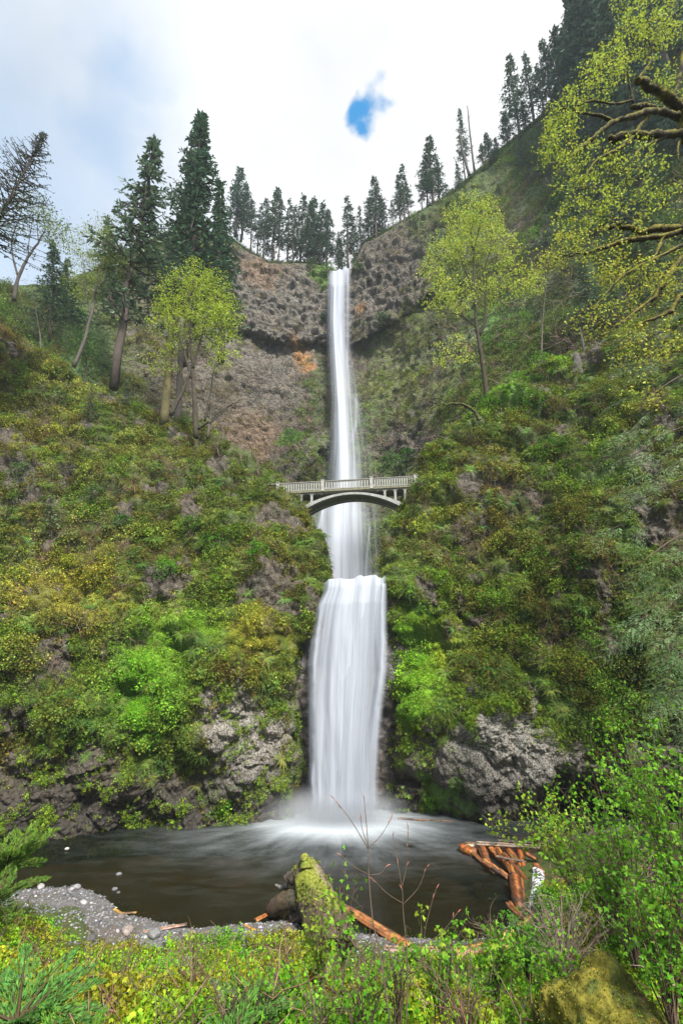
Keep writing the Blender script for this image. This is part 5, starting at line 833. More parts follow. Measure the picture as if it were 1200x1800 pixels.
# ------------------------------------------------------------------ footbridge
def bridge():
    A = at(470, 868, 51.3); B = at(736, 853.5, 48.9); ax = B - A; Ln = float(np.linalg.norm(ax)); X = ax / Ln; Yv = unit(np.cross([0, 0, 1.], X)); Z = np.cross(X, Yv); Rm = np.stack([X, Yv, Z], 1)
    e = empty('footbridge', A, 'arched concrete footbridge with white balustrade spanning the gorge', 'bridge'); cc = (.29, .285, .26); wd = 2.4
    w = lambda x, y, z: X * x + Yv * y + Z * z
    def bx(mb, x, y, z, sx, sy, sz, col=cc): box(mb, w(x, y, z), (sx, sy, sz), col, Rm)
    mb = MB(); bx(mb, Ln / 2, wd / 2, -.12, Ln, wd, .22, (.24, .23, .19)); mb.build('deck', MAT['concrete'], e, smooth=False)
    for k, y in enumerate((-.06, wd + .06)):
        mb = MB(); bx(mb, Ln / 2, y, -.04, Ln, .22, .20, (.19, .18, .12)); mb.build('cornice', MAT['concrete'], e, smooth=False)
        mb = MB(); bx(mb, Ln / 2, y, 1.06, Ln, .24, .10, (.22, .21, .18)); bx(mb, Ln / 2, y, .14, Ln, .16, .07); mb.build('handrail', MAT['concrete'], e, smooth=False)
    fx = lambda px: float(np.dot(at(px, 850, 50) - A, X)); posts = [fx(484), fx(566), fx(653), fx(730)]
    pm = None; bm = None
    for k, y in enumerate((-.06, wd + .06)):
        for p in posts:
            if pm is None: mb = MB(); bx(mb, 0, 0, .58, .34, .30, 1.28, (.36, .35, .32)); bx(mb, 0, 0, 1.25, .42, .38, .08, (.26, .25, .22)); pm = mb.mesh('post', MAT['concrete'], False)
            link('post', pm, e, w(p, y, 0))
        for a_, b_ in zip(posts[:-1], posts[1:]):
            n = 16
            for i in range(n):
                x = a_ + .26 + (b_ - a_ - .52) * (i + .5) / n
                if bm is None: mb = MB(); bx(mb, 0, 0, .58, .135, .12, .80, (.34, .335, .31)); bx(mb, 0, 0, .94, .26, .13, .09, (.34, .335, .31)); bm = mb.mesh('baluster', MAT['concrete'], False)
                link('baluster', bm, e, w(x, y, 0))
    x0, x1 = fx(516), fx(716); xc = (x0 + x1) / 2; hw = (x1 - x0) / 2 + 1.0
    lo = lambda x: -.64 - 3.0 * np.abs((x - xc) / hw)**2.0; up = lambda x: -.40 - 2.5 * np.abs((x - xc) / hw)**2.0
    for y in (.12, wd - .12):                                        # two arch ribs
        mb = MB(); xs = np.linspace(xc - hw - .6, xc + hw + .6, 48); V = []
        for x in xs:
            for yy, zz in ((y - .3, up(x)), (y + .3, up(x)), (y + .3, lo(x)), (y - .3, lo(x))): V.append(w(x, yy, zz))
        i = np.arange(47)[:, None] * 4; j = np.arange(4)[None]; mb.add(V, np.stack([i + j, i + (j + 1) % 4, i + 4 + (j + 1) % 4, i + 4 + j], -1).reshape(-1, 4), None, (.30, .30, .285)); mb.build('arch_rib', MAT['concrete'], e, smooth=False)
    mb = MB(); xs = np.linspace(xc - hw, xc + hw, 40); V = []
    for x in xs:
        for yy, zz in ((.4, lo(x) + .25), (wd - .4, lo(x) + .25), (wd - .4, lo(x) + .12), (.4, lo(x) + .12)): V.append(w(x, yy, zz))
    i = np.arange(39)[:, None] * 4; mb.add(V, np.stack([i + j, i + (j + 1) % 4, i + 4 + (j + 1) % 4, i + 4 + j], -1).reshape(-1, 4), None, (.24, .24, .22)); mb.build('arch_soffit', MAT['concrete'], e, smooth=False)
    cols = [fx(q) for q in (490, 508, 527, 546, 676, 694, 711, 728)]
    for y in (.12, wd - .12):
        for x in cols:
            d = up(x) if abs(x - xc) < hw + .5 else -3.2
            mb = MB(); h = max(.2, -.23 - d); bx(mb, x, y, -.23 - h / 2, .24, .26, h); bx(mb, x, y, -.32, .40, .30, .18); mb.build('spandrel_column', MAT['concrete'], e, smooth=False)
        for a_, b_ in [(cols[0], cols[1]), (cols[1], cols[2]), (cols[2], cols[3]), (cols[3], fx(566)), (fx(660), cols[4]), (cols[4], cols[5]), (cols[5], cols[6]), (cols[6], cols[7])]:
            mb = MB(); xs = np.linspace(a_ + .1, b_ - .1, 12); V = []; r = (b_ - a_) / 2
            for x in xs:
                z = -.24 - .38 * (1 - math.sqrt(max(0, 1 - ((x - (a_ + b_) / 2) / r)**2)))
                for yy, zz in ((y - .12, -.22), (y + .12, -.22), (y + .12, z - .02), (y - .12, z - .02)): V.append(w(x, yy, zz))
            i = np.arange(11)[:, None] * 4; mb.add(V, np.stack([i + j, i + (j + 1) % 4, i + 4 + (j + 1) % 4, i + 4 + j], -1).reshape(-1, 4), None, cc); mb.build('spandrel_arch', MAT['concrete'], e, smooth=False)
bridge()

# ------------------------------------------------------------------ shrubs, ferns on the bluffs
def hit(S, px, py):
    P, nn, X, Yy = S[0], S[1], S[2], S[3]; x, dy, dz = ray(px, py); d = P - [0, 0, CH]; q = (d[..., 0] / d[..., 1] - x / dy)**2 + (d[..., 2] / d[..., 1] - dz / dy)**2; i = np.unravel_index(np.argmin(q), q.shape); return P[i], nn[i]
def bush(p, r, col, n, leaf, label, seed, h=.8, name='shrub', group=None):
    global rs; keep = rs; rs = np.random.RandomState(seed); st, lv = MB(), MB()
    for i in range(9):
        d = unit(rs.normal(size=3) * [1, 1, .4] + [0, 0, .8]); tube(st, smooth_path([[0, 0, -.1], d * r * .5 + rs.normal(size=3) * r * .08, d * r * .95 * [1, 1, h]], 5), np.linspace(.035, .01, 5) * r, 3, (.09, .065, .045), cap=False)
    cl = unit(rs.normal(size=(n // 9, 3)) + [0, -.2, .35]) * rs.uniform(.35, 1, (n // 9, 1))**.5 * r * [1, 1, h]; C = (cl[:, None] + rs.normal(size=(len(cl), 9, 3)) * r * .13).reshape(-1, 3); leaves(lv, C, leaf * rs.uniform(.7, 1.3, len(C)), leaf * rs.uniform(.5, .8, len(C)), jit(col, len(C), .25))
    e = empty(name, p, label, name, group); st.build('stems', MAT['bark'], e); lv.build('foliage', MAT['leaf'], e); rs = keep
VG = (.09, .24, .018)
SHR = [(LB, 292, 1005, 1.15, VG, 'brightest vivid green bush in the middle of the left bluff'), (LB, 372, 950, 1.3, (.08, .2, .02), 'green bush right of and above the brightest bush on the left bluff'), (LB, 452, 972, 1.1, VG, 'vivid green bush near the right edge of the left bluff'), (LB, 218, 918, 1.0, (.055, .13, .02), 'dark green bush left of the centre of the left bluff'), (LB, 235, 985, 1.3, (.08, .18, .025), 'soft green bush just left of the brightest bush'), (LB, 340, 925, 1.2, (.07, .16, .02), 'mid green bush on the upper middle of the left bluff'), (LB, 165, 870, 1.2, (.06, .13, .02), 'green bush above the young blue-green spruce'), (LB, 35, 830, 1.2, (.07, .14, .03), 'round green bush high on the left bluff near the frame edge'), (LB, 240, 722, 1.3, (.14, .26, .02), 'lime green bush on the crest left of the maple'), (LB, 105, 700, 1.4, (.12, .19, .04), 'olive bush on the upper left slope'), (LB, 20, 660, 1.8, (.10, .18, .04), 'broad green bush on the slope at the left edge'),
       (RB, 905, 680, 1.7, (.11, .27, .016), 'large lime green bush on the crest of the right bluff'), (RB, 865, 715, 1.5, (.11, .27, .016), 'bright green bush at the foot of the right maple'), (RB, 950, 645, 1.6, (.11, .25, .02), 'bright green bush left of the broad stump'), (RB, 935, 705, 1.4, (.09, .2, .02), 'green bush below the lime bush on the right bluff'), (RB, 965, 790, 1.3, (.055, .15, .018), 'dark green bush on the upper right bluff'), (RB, 1015, 990, 1.3, (.08, .2, .02), 'green leafy bush beside the dark hollow on the right bluff'), (RB, 805, 765, 1.3, (.10, .16, .04), 'pale bush on the shoulder of the right bluff above the bridge'), (RB, 1060, 700, 1.5, (.10, .15, .03), 'yellowish bush right of the broad stump'), (RB, 745, 1075, .9, (.09, .18, .03), 'small green bush on the lower right bluff near the falls')]
for i, (S, px, py, r, c, lab) in enumerate(SHR): p, nn = hit(S, px, py); bush(p + nn * r * .3, r, c, 520, .19, lab, 500 + i)
for i, (px, py, r, c, lab) in enumerate([(575, 480, 2.4, (.09, .17, .03), 'green bush on the rim beside the top of the falls'), (548, 470, 2.2, (.07, .11, .04), 'dull bush on the rim left of the top of the falls'), (632, 475, 1.8, (.08, .13, .035), 'small bush on the rim right of the top of the falls'), (690, 812, 2.4, (.05, .14, .02), 'dark green shrub on the ledge behind the bridge'), (720, 806, 2.2, (.05, .13, .02), 'dark shrub right of the ledge shrub behind the bridge'), (511, 772, 2.2, (.09, .21, .04), 'small bright shrub on the cliff left of the falls'), (668, 562, 2.0, (.08, .13, .06), 'grey-green shrub on the cliff right of the falls'), (572, 562, 1.8, (.06, .10, .05), 'grey-green shrub on the cliff left of the falls'), (905, 540, 3.0, (.08, .16, .03), 'green shrub on the slope right of the maple'), (940, 430, 3, (.11, .22, .03), 'bright shrub on the right slope')]):
    p, nn = hit(BK, px, py); bush(p + nn * .8, r, c, 420, .42, lab, 540 + i)
FERN = MB
def fern(p, s, lab, mesh, col=None): o = link('fern', mesh, None, p); o.scale = (s, s, s); o.rotation_euler = (R(35), 0, rs.uniform(-.6, .6)); tag(o, lab, 'fern', 'ferns on the right bluff')
def fern_real():
    me = []
    for k in range(2):
        m = fern_mesh(15, MAT['leaf'], 12); a = m.attributes['tint'].data; n = len(a); buf = np.zeros(n * 4, np.float32); a.foreach_get('color', buf); buf = buf.reshape(-1, 4); buf[:, :3] *= 2 * np.array([.10, .15, .035]); a.foreach_set('color', buf.ravel()); me.append(m)
    for i, (px, py, s, lab) in enumerate([(880, 1085, 1.35, 'large arching fern on the right bluff above the pale rock'), (908, 1100, 1.5, 'yellowish fern beside the largest fern on the right bluff'), (992, 1088, 1.2, 'fern with drooping fronds right of the bare soil patch'), (945, 1125, 1.0, 'small fern beside the bare soil patch'), (815, 1110, 1.0, 'fern on the lower right bluff nearest the falls'), (860, 1175, .9, 'small fern just above the pale rock')]):
        p, nn = hit(RB, px, py); fern(p + nn * .15, s, lab, me[i % 2])
fern_real()
for i, (px, py, Y, r, c, lab) in enumerate([(470, 862, 48.6, 1.6, (.09, .13, .03), 'bush hiding the left end of the footbridge'), (488, 905, 48.5, 1.0, (.08, .12, .03), 'small bush below the left end of the footbridge'), (740, 852, 46.4, 1.5, (.10, .14, .03), 'bush hiding the right end of the footbridge'), (728, 900, 46.5, .9, (.09, .14, .03), 'small bush below the right end of the footbridge')]): bush(at(px, py, Y), r, c, 420, .17, lab, 580 + i)

# ------------------------------------------------------------------ logs and driftwood
ORG, PNK, GRY = (.36, .12, .028), (.38, .20, .13), (.26, .22, .19)
def log(pts, r, col, label, name='driftwood_log', flat=1., taper=.75, sides=9, mat='wood', rough=.07, stubs=0, cat='log', ends=(.42, .25, .12)):
    P = np.array(pts, float); mb = MB(); Q = smooth_path(P - P[0], 9); Q[1:-1] += rs.normal(size=(7, 3)) * r * .05; log_tube(mb, smooth_path(Q, 22), np.linspace(r, r * taper, 22) * .8, col, flat, ends)
    o = mb.build(name, MAT[mat]); o.location = tuple(P[0]); tag(o, label, cat)
    for i in range(stubs):
        b = MB(); q = Q[rs.randint(2, 8)]; d = unit(rs.normal(size=3) * [1, 1, .4] + [0, 0, .5]); tube(b, [q, q + d * r * 1.6, q + d * r * 2.6], [r * .3, r * .22, r * .1], 5, col); b.build('branch_stub', MAT[mat], o)
    return o
def log_tube(mb, Q, r, col, flat, ends, sides=20):
    T = unit(np.gradient(Q, axis=0)); A = unit(np.cross(T, [0, 0, 1.])); B = np.cross(A, T); a = np.arange(sides) * 6.2832 / sides; ps = 1 + .16 * rs.uniform(-1, 1, sides)[None] + .05 * rs.uniform(-1, 1, (len(Q), sides)); n = len(Q)
    V = Q[:, None] + (r[:, None] * ps)[..., None] * (np.cos(a)[None, :, None] * A[:, None] + flat * np.sin(a)[None, :, None] * B[:, None]); V[0] += T[0] * rs.uniform(-.6, .3, (sides, 1)) * r[0]; V[-1] += T[-1] * rs.uniform(-.3, .6, (sides, 1)) * r[-1]
    c = np.array(col) * np.exp(.7 * rs.normal(size=(1, sides, 1))) * np.exp(.22 * rs.normal(size=(n, sides, 1))) * (1 + .5 * sst(.1, .4, fbm(V, 1.5, 3, 77)))[..., None]; dk = sst(.05, .3, fbm(V, 2.3, 3, 78))[..., None]; c = np.clip(c * .62 * (1 - .75 * dk) + .15 * dk * np.array([.2, .17, .14]), .008, .5); i = np.arange(n - 1)[:, None] * sides; j = np.arange(sides)[None]; k = (j + 1) % sides; jj = np.arange(sides); kk = (jj + 1) % sides
    mb.add(np.vstack([V.reshape(-1, 3), Q[0], Q[-1]]), np.stack([i + j, i + k, i + sides + k, i + sides + j], -1).reshape(-1, 4), np.vstack([np.stack([kk, jj, np.full(sides, n * sides)], -1), np.stack([(n - 1) * sides + jj, (n - 1) * sides + kk, np.full(sides, n * sides + 1)], -1)]), np.vstack([c.reshape(-1, 3), [ends], [ends]]))
def A2(px, py, z=.1): return atz(px, py, z)
def big_log():
    e = empty('fallen_trunk', A2(578, 1650, .4), 'huge mossy fallen trunk jutting from the shore into the pool', 'log'); o = np.array(e.location); mb = MB(); P = np.array([A2(590, 1690, .3), A2(572, 1630, .75), A2(555, 1580, 1.2), A2(543, 1545, 1.7), A2(536, 1524, 2.0)]) - o; Q = smooth_path(P, 42); n = 42; t = np.linspace(0, 1, n)
    r = np.interp(t, [0, .3, .55, .8, 1], [.95, .92, .8, .68, .52]); sides = 22; T = unit(np.gradient(Q, axis=0)); A = unit(np.cross(T, [0, 0, 1])); B = np.cross(A, T); a = np.arange(sides) / sides * 6.2832
    V = Q[:, None] + r[:, None, None] * (np.cos(a)[None, :, None] * A[:, None] + np.sin(a)[None, :, None] * B[:, None]); nrm = unit(V - Q[:, None]); V = V + nrm * (.16 * fbm(V, 1.1, 4, 600) + .06 * np.sin(a * 7)[None, :] * 1)[..., None] * r[:, None, None] ** .5
    f = fbm(V, .9, 4, 601); topm = nrm[..., 2]; m = sst(.08, .4, f + .3 * topm + .3 * (t[:, None] - .6)); c = np.array([.085, .06, .04]) * (1 - m[..., None]) + np.array([.17, .19, .025]) * m[..., None]; bare = sst(.1, .3, fbm(V, .6, 3, 603))[..., None] * sst(.3, .7, nrm[..., 0])[..., None]; c = c * (1 - bare) + np.array([.24, .18, .15]) * bare
    i = np.arange(n - 1)[:, None] * sides; j = np.arange(sides)[None]; k = (j + 1) % sides; mb.add(np.vstack([V.reshape(-1, 3), Q[-1] + T[-1] * .1]), np.stack([i + j, i + k, i + sides + k, i + sides + j], -1).reshape(-1, 4), np.stack([(n - 1) * sides + np.arange(sides), (n - 1) * sides + (np.arange(sides) + 1) % sides, np.full(sides, n * sides)], -1), np.vstack([c.reshape(-1, 3), [[.06, .045, .035]]])); mb.build('trunk', MAT['moss'], e)
    for pts, r0, r1, col in (([(545, 1590, .9), (515, 1580, 1.0), (492, 1588, .7), (474, 1604, .1)], .46, .26, (.075, .055, .035)), ([(528, 1548, 1.6), (512, 1540, 1.7), (503, 1548, 1.5)], .34, .2, (.08, .065, .05)), ([(506, 1556, 1.2), (495, 1560, 1.1), (484, 1556, 1.0)], .13, .06, (.22, .2, .18)), ([(538, 1528, 2.2), (537, 1512, 2.5), (534, 1505, 2.7)], .30, .16, (.18, .19, .03)), ([(552, 1540, 1.8), (562, 1536, 1.9), (568, 1545, 1.9)], .22, .14, (.11, .11, .05)), ([(540, 1600, .6), (528, 1610, .4), (512, 1612, .2)], .4, .2, (.06, .05, .04))):
        b = MB(); Qs = smooth_path([A2(*p) - o for p in pts], 12); tube(b, Qs, np.linspace(r0, r1, 12) * (1 + .1 * rs.normal(size=12)), 10, jit(col, 12, .15), .12); b.build('broken_root', MAT['moss'], e)
    n = 900; ii = rs.randint(8, 42, n); an = rs.uniform(.3, 2.85, n); rr = r[ii] * 1.03; C = Q[ii] + rr[:, None] * (np.cos(an)[:, None] * A[ii] + np.sin(an)[:, None] * B[ii]) + rs.normal(size=(n, 3)) * .08; keep_ = fbm(C, .9, 3, 605) > .08; C = C[keep_]; mm = MB(); leaves(mm, C, .13, .09, jit((.15, .18, .03), len(C), .3)); mm.build('moss', MAT['leaf'], e)
big_log()
log([A2(450, 1617, .1), A2(474, 1604, .14), A2(493, 1594, .2)], .16, ORG, 'orange split plank leaning by the root of the fallen trunk', flat=.45)
log([A2(584, 1584, .12), A2(650, 1622, .12), A2(722, 1668, .2)], .26, (.38, .14, .045), 'long orange plank slanting right from the fallen trunk', flat=.5, taper=1.3)
log([A2(600, 1668, .2), A2(680, 1672, .2), A2(760, 1672, .25)], .24, PNK, 'pink weathered log lying along the shore below the slanting plank')
log([A2(730, 1680, .2), A2(800, 1672, .25), A2(862, 1664, .3)], .22, (.30, .2, .12), 'brown log continuing the line along the near shore')
log([A2(232, 1643, .12), A2(280, 1634, .14), A2(328, 1625, .12)], .15, PNK, 'longest pinkish driftwood stick on the gravel shore', flat=.6)
log([A2(282, 1651, .1), A2(330, 1650, .1)], .09, (.34, .19, .12), 'thin stick just below the longest driftwood stick')
log([A2(330, 1652, .1), A2(350, 1644, .12), A2(368, 1637, .12)], .07, PNK, 'thin curved orange stick right of the driftwood sticks')
log([A2(176, 1638, .1), A2(196, 1635, .12), A2(216, 1632, .1)], .10, PNK, 'short pink stick on the gravel left of the longest stick'); log([A2(182, 1634, .15), A2(200, 1646, .1)], .08, ORG, 'short orange stick crossing the pink stick on the gravel')
log([A2(201, 1598, .08), A2(215, 1605, .06), A2(240, 1604, .05)], .10, (.45, .24, .06), 'curved amber stick lying in the shallow water', flat=.5)
log([A2(430, 1626, .1), A2(445, 1634, .12), A2(470, 1638, .1)], .07, (.42, .2, .06), 'thin amber stick on the gravel left of the fallen trunk'); log([A2(205, 1699, .9), A2(224, 1700, .9)], .07, ORG, 'small orange stick lying among the plants on the bank')
log([A2(700, 1438, .05), A2(722, 1440, .05), A2(745, 1442, .05)], .14, PNK, 'pink log floating at the foot of the right bluff', flat=.6); log([A2(738, 1441, .04), A2(765, 1442, .04), A2(795, 1444, .04)], .10, PNK, 'thin pale log floating beside the pink one', flat=.6)
# the jam at the outlet
log([A2(820, 1488, .30), A2(880, 1490, .45), A2(960, 1494, .6)], .30, (.34, .19, .12), 'long straight log along the top of the orange log jam', taper=.9); log([A2(838, 1483, .62), A2(900, 1486, .75), A2(955, 1490, .8)], .16, (.40, .28, .20), 'pale split log resting on top of the log jam'); log([A2(874, 1478, .5), A2(905, 1480, .5), A2(960, 1484, .55)], .12, (.13, .10, .09), 'dark thin log behind the log jam')
o_ = log([A2(816, 1492, .15), A2(832, 1500, .15)], .42, (.42, .12, .025), 'orange rounded stump end at the left tip of the log jam', taper=.85, sides=12)
jam = [((845, 1488), (858, 1520), .28, (.30, .10, .03), 'shortest dark orange log propped under the long log'), ((862, 1492), (880, 1512), .22, (.40, .13, .03), 'bright orange block between the propped logs'), ((872, 1492), (908, 1545), .22, (.42, .15, .035), 'slanting orange log left of the white splash'), ((892, 1492), (918, 1530), .30, (.34, .11, .03), 'thick dark orange log slanting to the outlet'), ((850, 1515), (892, 1542), .22, (.34, .12, .035), 'half sunk orange log on the edge of the jam'), ((895, 1525), (910, 1562), .16, (.46, .17, .04), 'thin orange log pointing down into the pool'), ((912, 1495), (925, 1545), .24, (.30, .09, .025), 'red-brown log beside the outlet'), ((905, 1545), (915, 1600), .42, (.30, .10, .03), 'broad wet orange log beside the white outlet water'), ((860, 1678), (935, 1618), .34, (.46, .24, .07), 'thick tan log rising from the shore to the outlet'), ((800, 1680), (860, 1664), .26, (.42, .21, .07), 'tan log at the lower corner of the pool'), ((855, 1672), (945, 1650), .2, (.42, .14, .04), 'orange log lying below the thick tan log'), ((850, 1662), (900, 1652), .14, (.3, .2, .14), 'grey-brown stick tucked behind the orange log')]
for i, (a_, b_, r, c, lab) in enumerate(jam):
    za = .45 if i < 8 else .3; log([A2(*a_, za), A2(*b_, .12 if i < 8 else .55)], r, c, lab, taper=.85)
for i, (x0, y0, x1, y1, z, r, c, lab) in enumerate([(885, 1500, 930, 1552, .55, .15, (.28, .09, .03), 'red-brown plank crossing the middle of the jam'), (925, 1500, 975, 1530, .8, .2, (.26, .10, .04), 'brown log running right from the jam under the shrubs'), (940, 1520, 1000, 1580, .9, .2, (.30, .10, .035), 'reddish log half hidden right of the outlet'), (900, 1510, 900, 1545, .5, .12, (.36, .14, .04), 'short upright plank in the jam'), (870, 1505, 925, 1515, .7, .1, (.22, .12, .07), 'thin brown stick across the jam'), (960, 1560, 985, 1610, .9, .16, (.24, .10, .04), 'dark brown log right of the white outlet water'), (895, 1590, 925, 1625, .3, .24, (.22, .08, .03), 'dark wet log at the foot of the outlet'), (905, 1640, 960, 1600, .5, .12, (.3, .17, .08), 'pale stick leaning over the outlet logs'), (832, 1500, 870, 1535, .2, .16, (.22, .08, .03), 'dark half sunk log along the front of the jam')]): log([A2(x0, y0, z), A2(x1, y1, z * .6)], r, c, lab, flat=.7)
def cascade():
    m, nt, N, L = newmat('outlet_water'); tc = N('ShaderNodeTexCoord'); mp = N('ShaderNodeMapping'); mp.inputs['Scale'].default_value = (5, 5, 1.2); L(tc.outputs['Object'], mp.inputs[0]); f = n_map(N, L, n_noise(N, L, mp.outputs[0], 1.1, 6, .7, 1.2), .44, .62)
    d = N('ShaderNodeBsdfDiffuse'); d.inputs[0].default_value = (.78, .80, .84, 1); t = N('ShaderNodeBsdfTransparent'); x = N('ShaderNodeMixShader'); L(f, x.inputs[0]); L(t.outputs[0], x.inputs[1]); L(d.outputs[0], x.inputs[2]); o = N('ShaderNodeOutputMaterial'); L(x.outputs[0], o.inputs[0])
    mb = MB(); A = [A2(936, 1528, .9), A2(934, 1560, .8), A2(928, 1590, .5), A2(920, 1612, .2)]; B = [A2(956, 1532, .95), A2(954, 1562, .85), A2(944, 1592, .55), A2(934, 1610, .22)]; a, b = smooth_path(A, 24), smooth_path(B, 24); u = np.linspace(0, 1, 12)[None, :, None]; P = a[:, None] * (1 - u) + b[:, None] * u; P[..., 2] += .12 * fbm(P, 2.5, 3, 9) + .1 * np.sin(u[..., 0] * 3.14); i = np.arange(23)[:, None] * 12; j = np.arange(11)[None]
    mb.add(P.reshape(-1, 3), np.stack([i + j, i + j + 1, i + 13 + j, i + 12 + j], -1).reshape(-1, 4)); tag(mb.build('outlet_cascade', m), 'small white cascade leaving the pool through the log jam', 'cascade')
cascade()
# stones on the shore
def stone(p, r, label, seed, col=(.2, .2, .2)):
    V, T = ico(2); V = V * [1, .8, .6]; V = V * (1 + .3 * fbm(V + seed, .9, 3, seed)[:, None] + .12 * (worley(V + seed, 1.6, seed)[0] - .5)[:, None]); mb = MB(); mb.add(V * r, None, T, np.array(col)); o = mb.build('stone', MAT['stone'], smooth=False); o.location = tuple(p); o.rotation_euler = (0, 0, seed); tag(o, label, 'stone', 'stones on the shore')
for i, (px, py, r, c, lab) in enumerate([(135, 1562, .30, (.20, .20, .21), 'pointed grey stone at the tip of the gravel spit'), (126, 1565, .22, (.25, .25, .26), 'small pale stone left of the pointed stone'), (72, 1562, .32, (.28, .27, .26), 'pale stone at the water edge near the left bush'), (147, 1589, .24, (.32, .31, .31), 'white stone in the middle of the gravel'), (200, 1578, .2, (.13, .13, .14), 'dark stone at the edge of the shallows'), (207, 1584, .14, (.1, .1, .1), 'small dark stone in the shallows'), (213, 1614, .25, (.14, .12, .11), 'dark wet stone below the amber stick'), (206, 1567, .2, (.15, .15, .16), 'grey stone standing out in the shallow water'), (224, 1641, .42, (.24, .2, .18), 'large brown stone at the left end of the longest stick'), (271, 1645, .42, (.16, .16, .16), 'large grey stone below the longest stick'), (118, 1493, .18, (.4, .38, .33), 'small pale stone far out in the dark water'), (325, 1699, .4, (.26, .26, .27), 'flat grey stone among the plants below the shore'), (345, 1684, .34, (.07, .07, .075), 'dark stone above the flat grey stone'), (505, 1672, .28, (.2, .2, .21), 'grey stone on gravel left of the fallen trunk'), (160, 1655, .3, (.07, .07, .07), 'dark stone among the moss left of the sticks'), (35, 1742, .4, (.10, .10, .11), 'dark stone on the mossy bank at lower left'), (85, 1738, .25, (.09, .09, .1), 'small dark stone right of the lower left stone')]):
    p = on_ground(px, py) if py > 1560 else A2(px, py, .05); p[2] = max(p[2], 0) + r * .2; stone(p, r * .72, lab, i + 3, c)

# ------------------------------------------------------------------ near shrubs, boulder and shoots
def near_shrub(px, py, Y, n_st, hgt, spread, leaf, nl, col, label, seed, lean=(0, 0), wood=(.10, .07, .05), per=5, zoff=0., bare=.25, name='shrub'):
    """px,py,Y = where its foot stands"""
    global rs; keep = rs; rs = np.random.RandomState(seed); b = at(px, py, Y); st, lv = MB(), MB(); tips = []
    for i in range(n_st):
        a = rs.uniform(0, 6.283); o = np.array([math.cos(a), math.sin(a), 0]) * spread * rs.uniform(.2, 1) + np.array([lean[0], lean[1], 0]) * rs.uniform(.5, 1.2); h = hgt * rs.uniform(.55, 1.1); P = smooth_path([o * .05, o * .35 + [0, 0, h * .55], o + [0, 0, h * rs.uniform(.75, 1)]], 10) + rs.normal(size=(10, 3)) * .015; tube(st, P, np.linspace(.014, .004, 10), 4, jit(wood, 1, .2)[0], cap=False)
        for j in range(per):
            q = rs.randint(3, 10); d = unit(rs.normal(size=3) + [0, 0, .4]); l = rs.uniform(.15, .5) * hgt * .45; Q = smooth_path([P[q], P[q] + d * l * .5 + rs.normal(size=3) * l * .08, P[q] + d * l + [0, 0, -.03]], 6); tube(st, Q, np.linspace(.006, .002, 6), 3, jit(wood, 1, .2)[0], cap=False); tips += list(Q[2:])
        tips += list(P[int(10 * bare):])
    tips = np.array(tips); i = rs.randint(0, len(tips), nl); C = tips[i] + rs.normal(size=(nl, 3)) * leaf * .7; lobed(lv, C, leaf * rs.uniform(.45, 1.0, nl), jit(col, nl, .25)); e = empty(name, b, label, 'shrub'); st.build('stems', MAT['bark'], e)
    if nl: lv.build('leaves', MAT['leaf'], e)
    rs = keep
LG = (.13, .30, .02); LY = (.22, .34, .03)
near_shrub(1120, 1700, 13, 30, 3.6, 1.7, .11, 1500, LG, 'tall fresh green shrub in front of the dark hollow at right', 701, (-.5, 0)); near_shrub(1010, 1560, 17, 24, 2.6, 2.0, .13, 1000, LY, 'thin yellow-green shrub overhanging the log jam', 702, (-.8, 0)); near_shrub(1210, 1640, 11, 26, 3.8, 1.2, .10, 1500, LG, 'dense green shrub at the right edge of the view', 703, (-.3, 0)); near_shrub(1180, 1800, 9, 24, 2.4, 1.0, .09, 1100, (.11, .27, .02), 'dark-stemmed green shrub in the lower right corner', 704)
near_shrub(1150, 1560, 15, 22, 4.4, 1.6, .11, 900, LG, 'airy green shrub reaching up in front of the right bluff', 705, (-.4, 0)); near_shrub(1070, 1640, 14, 26, 2.2, 1.4, .10, 700, LG, 'green shrub behind the tangle of dead stems', 706); near_shrub(930, 1720, 14, 24, 1.3, .9, .10, 900, (.12, .33, .04), 'low vivid green shrub left of the dead stems', 707); near_shrub(985, 1760, 10.5, 18, 1.0, .6, .08, 500, LG, 'small green shrub beside the mossy boulder', 708)
near_shrub(560, 1760, 12.5, 14, 1.9, .6, .12, 260, LY, 'leafy sapling in front of the fallen trunk', 709); near_shrub(600, 1745, 11.5, 8, 2.2, .5, .12, 120, LG, 'slim sapling with few leaves right of the fallen trunk', 710); near_shrub(640, 1850, 9, 12, 1.3, .8, .09, 300, LG, 'green plant at the bottom centre of the bank', 711); near_shrub(780, 1800, 10, 16, 1.4, .9, .09, 420, LG, 'leafy green plant on the bank below the pool corner', 712); near_shrub(870, 1760, 12, 16, 1.4, .9, .10, 500, LG, 'green plant on the bank left of the low vivid shrub', 713)
near_shrub(330, 1840, 10, 10, 1.0, .8, .07, 200, LY, 'small leafy plant at lower left of the bank', 714); near_shrub(450, 1820, 10, 12, 1.0, .8, .07, 260, LG, 'leafy plant left of the bottom centre', 715)
near_shrub(1000, 1760, 12, 70, 1.9, 1.1, .07, 60, LG, 'tangle of dead grey drooping stems above the mossy boulder', 716, (0, -.2), (.22, .17, .13), 7); near_shrub(945, 1640, 18, 40, 1.0, 1.2, .07, 40, LG, 'dead grey brush around the outlet cascade', 717, (.4, 0), (.25, .19, .15), 6); near_shrub(870, 1660, 22, 26, .8, .9, .07, 0, LG, 'bare brush leaning over the pool corner', 718, (-.2, 0), (.16, .12, .09), 5); near_shrub(1090, 1620, 14, 60, 2.2, 1.5, .07, 150, LG, 'brown leafless thicket behind the right shrubs', 719, (0, 0), (.20, .15, .11), 7)
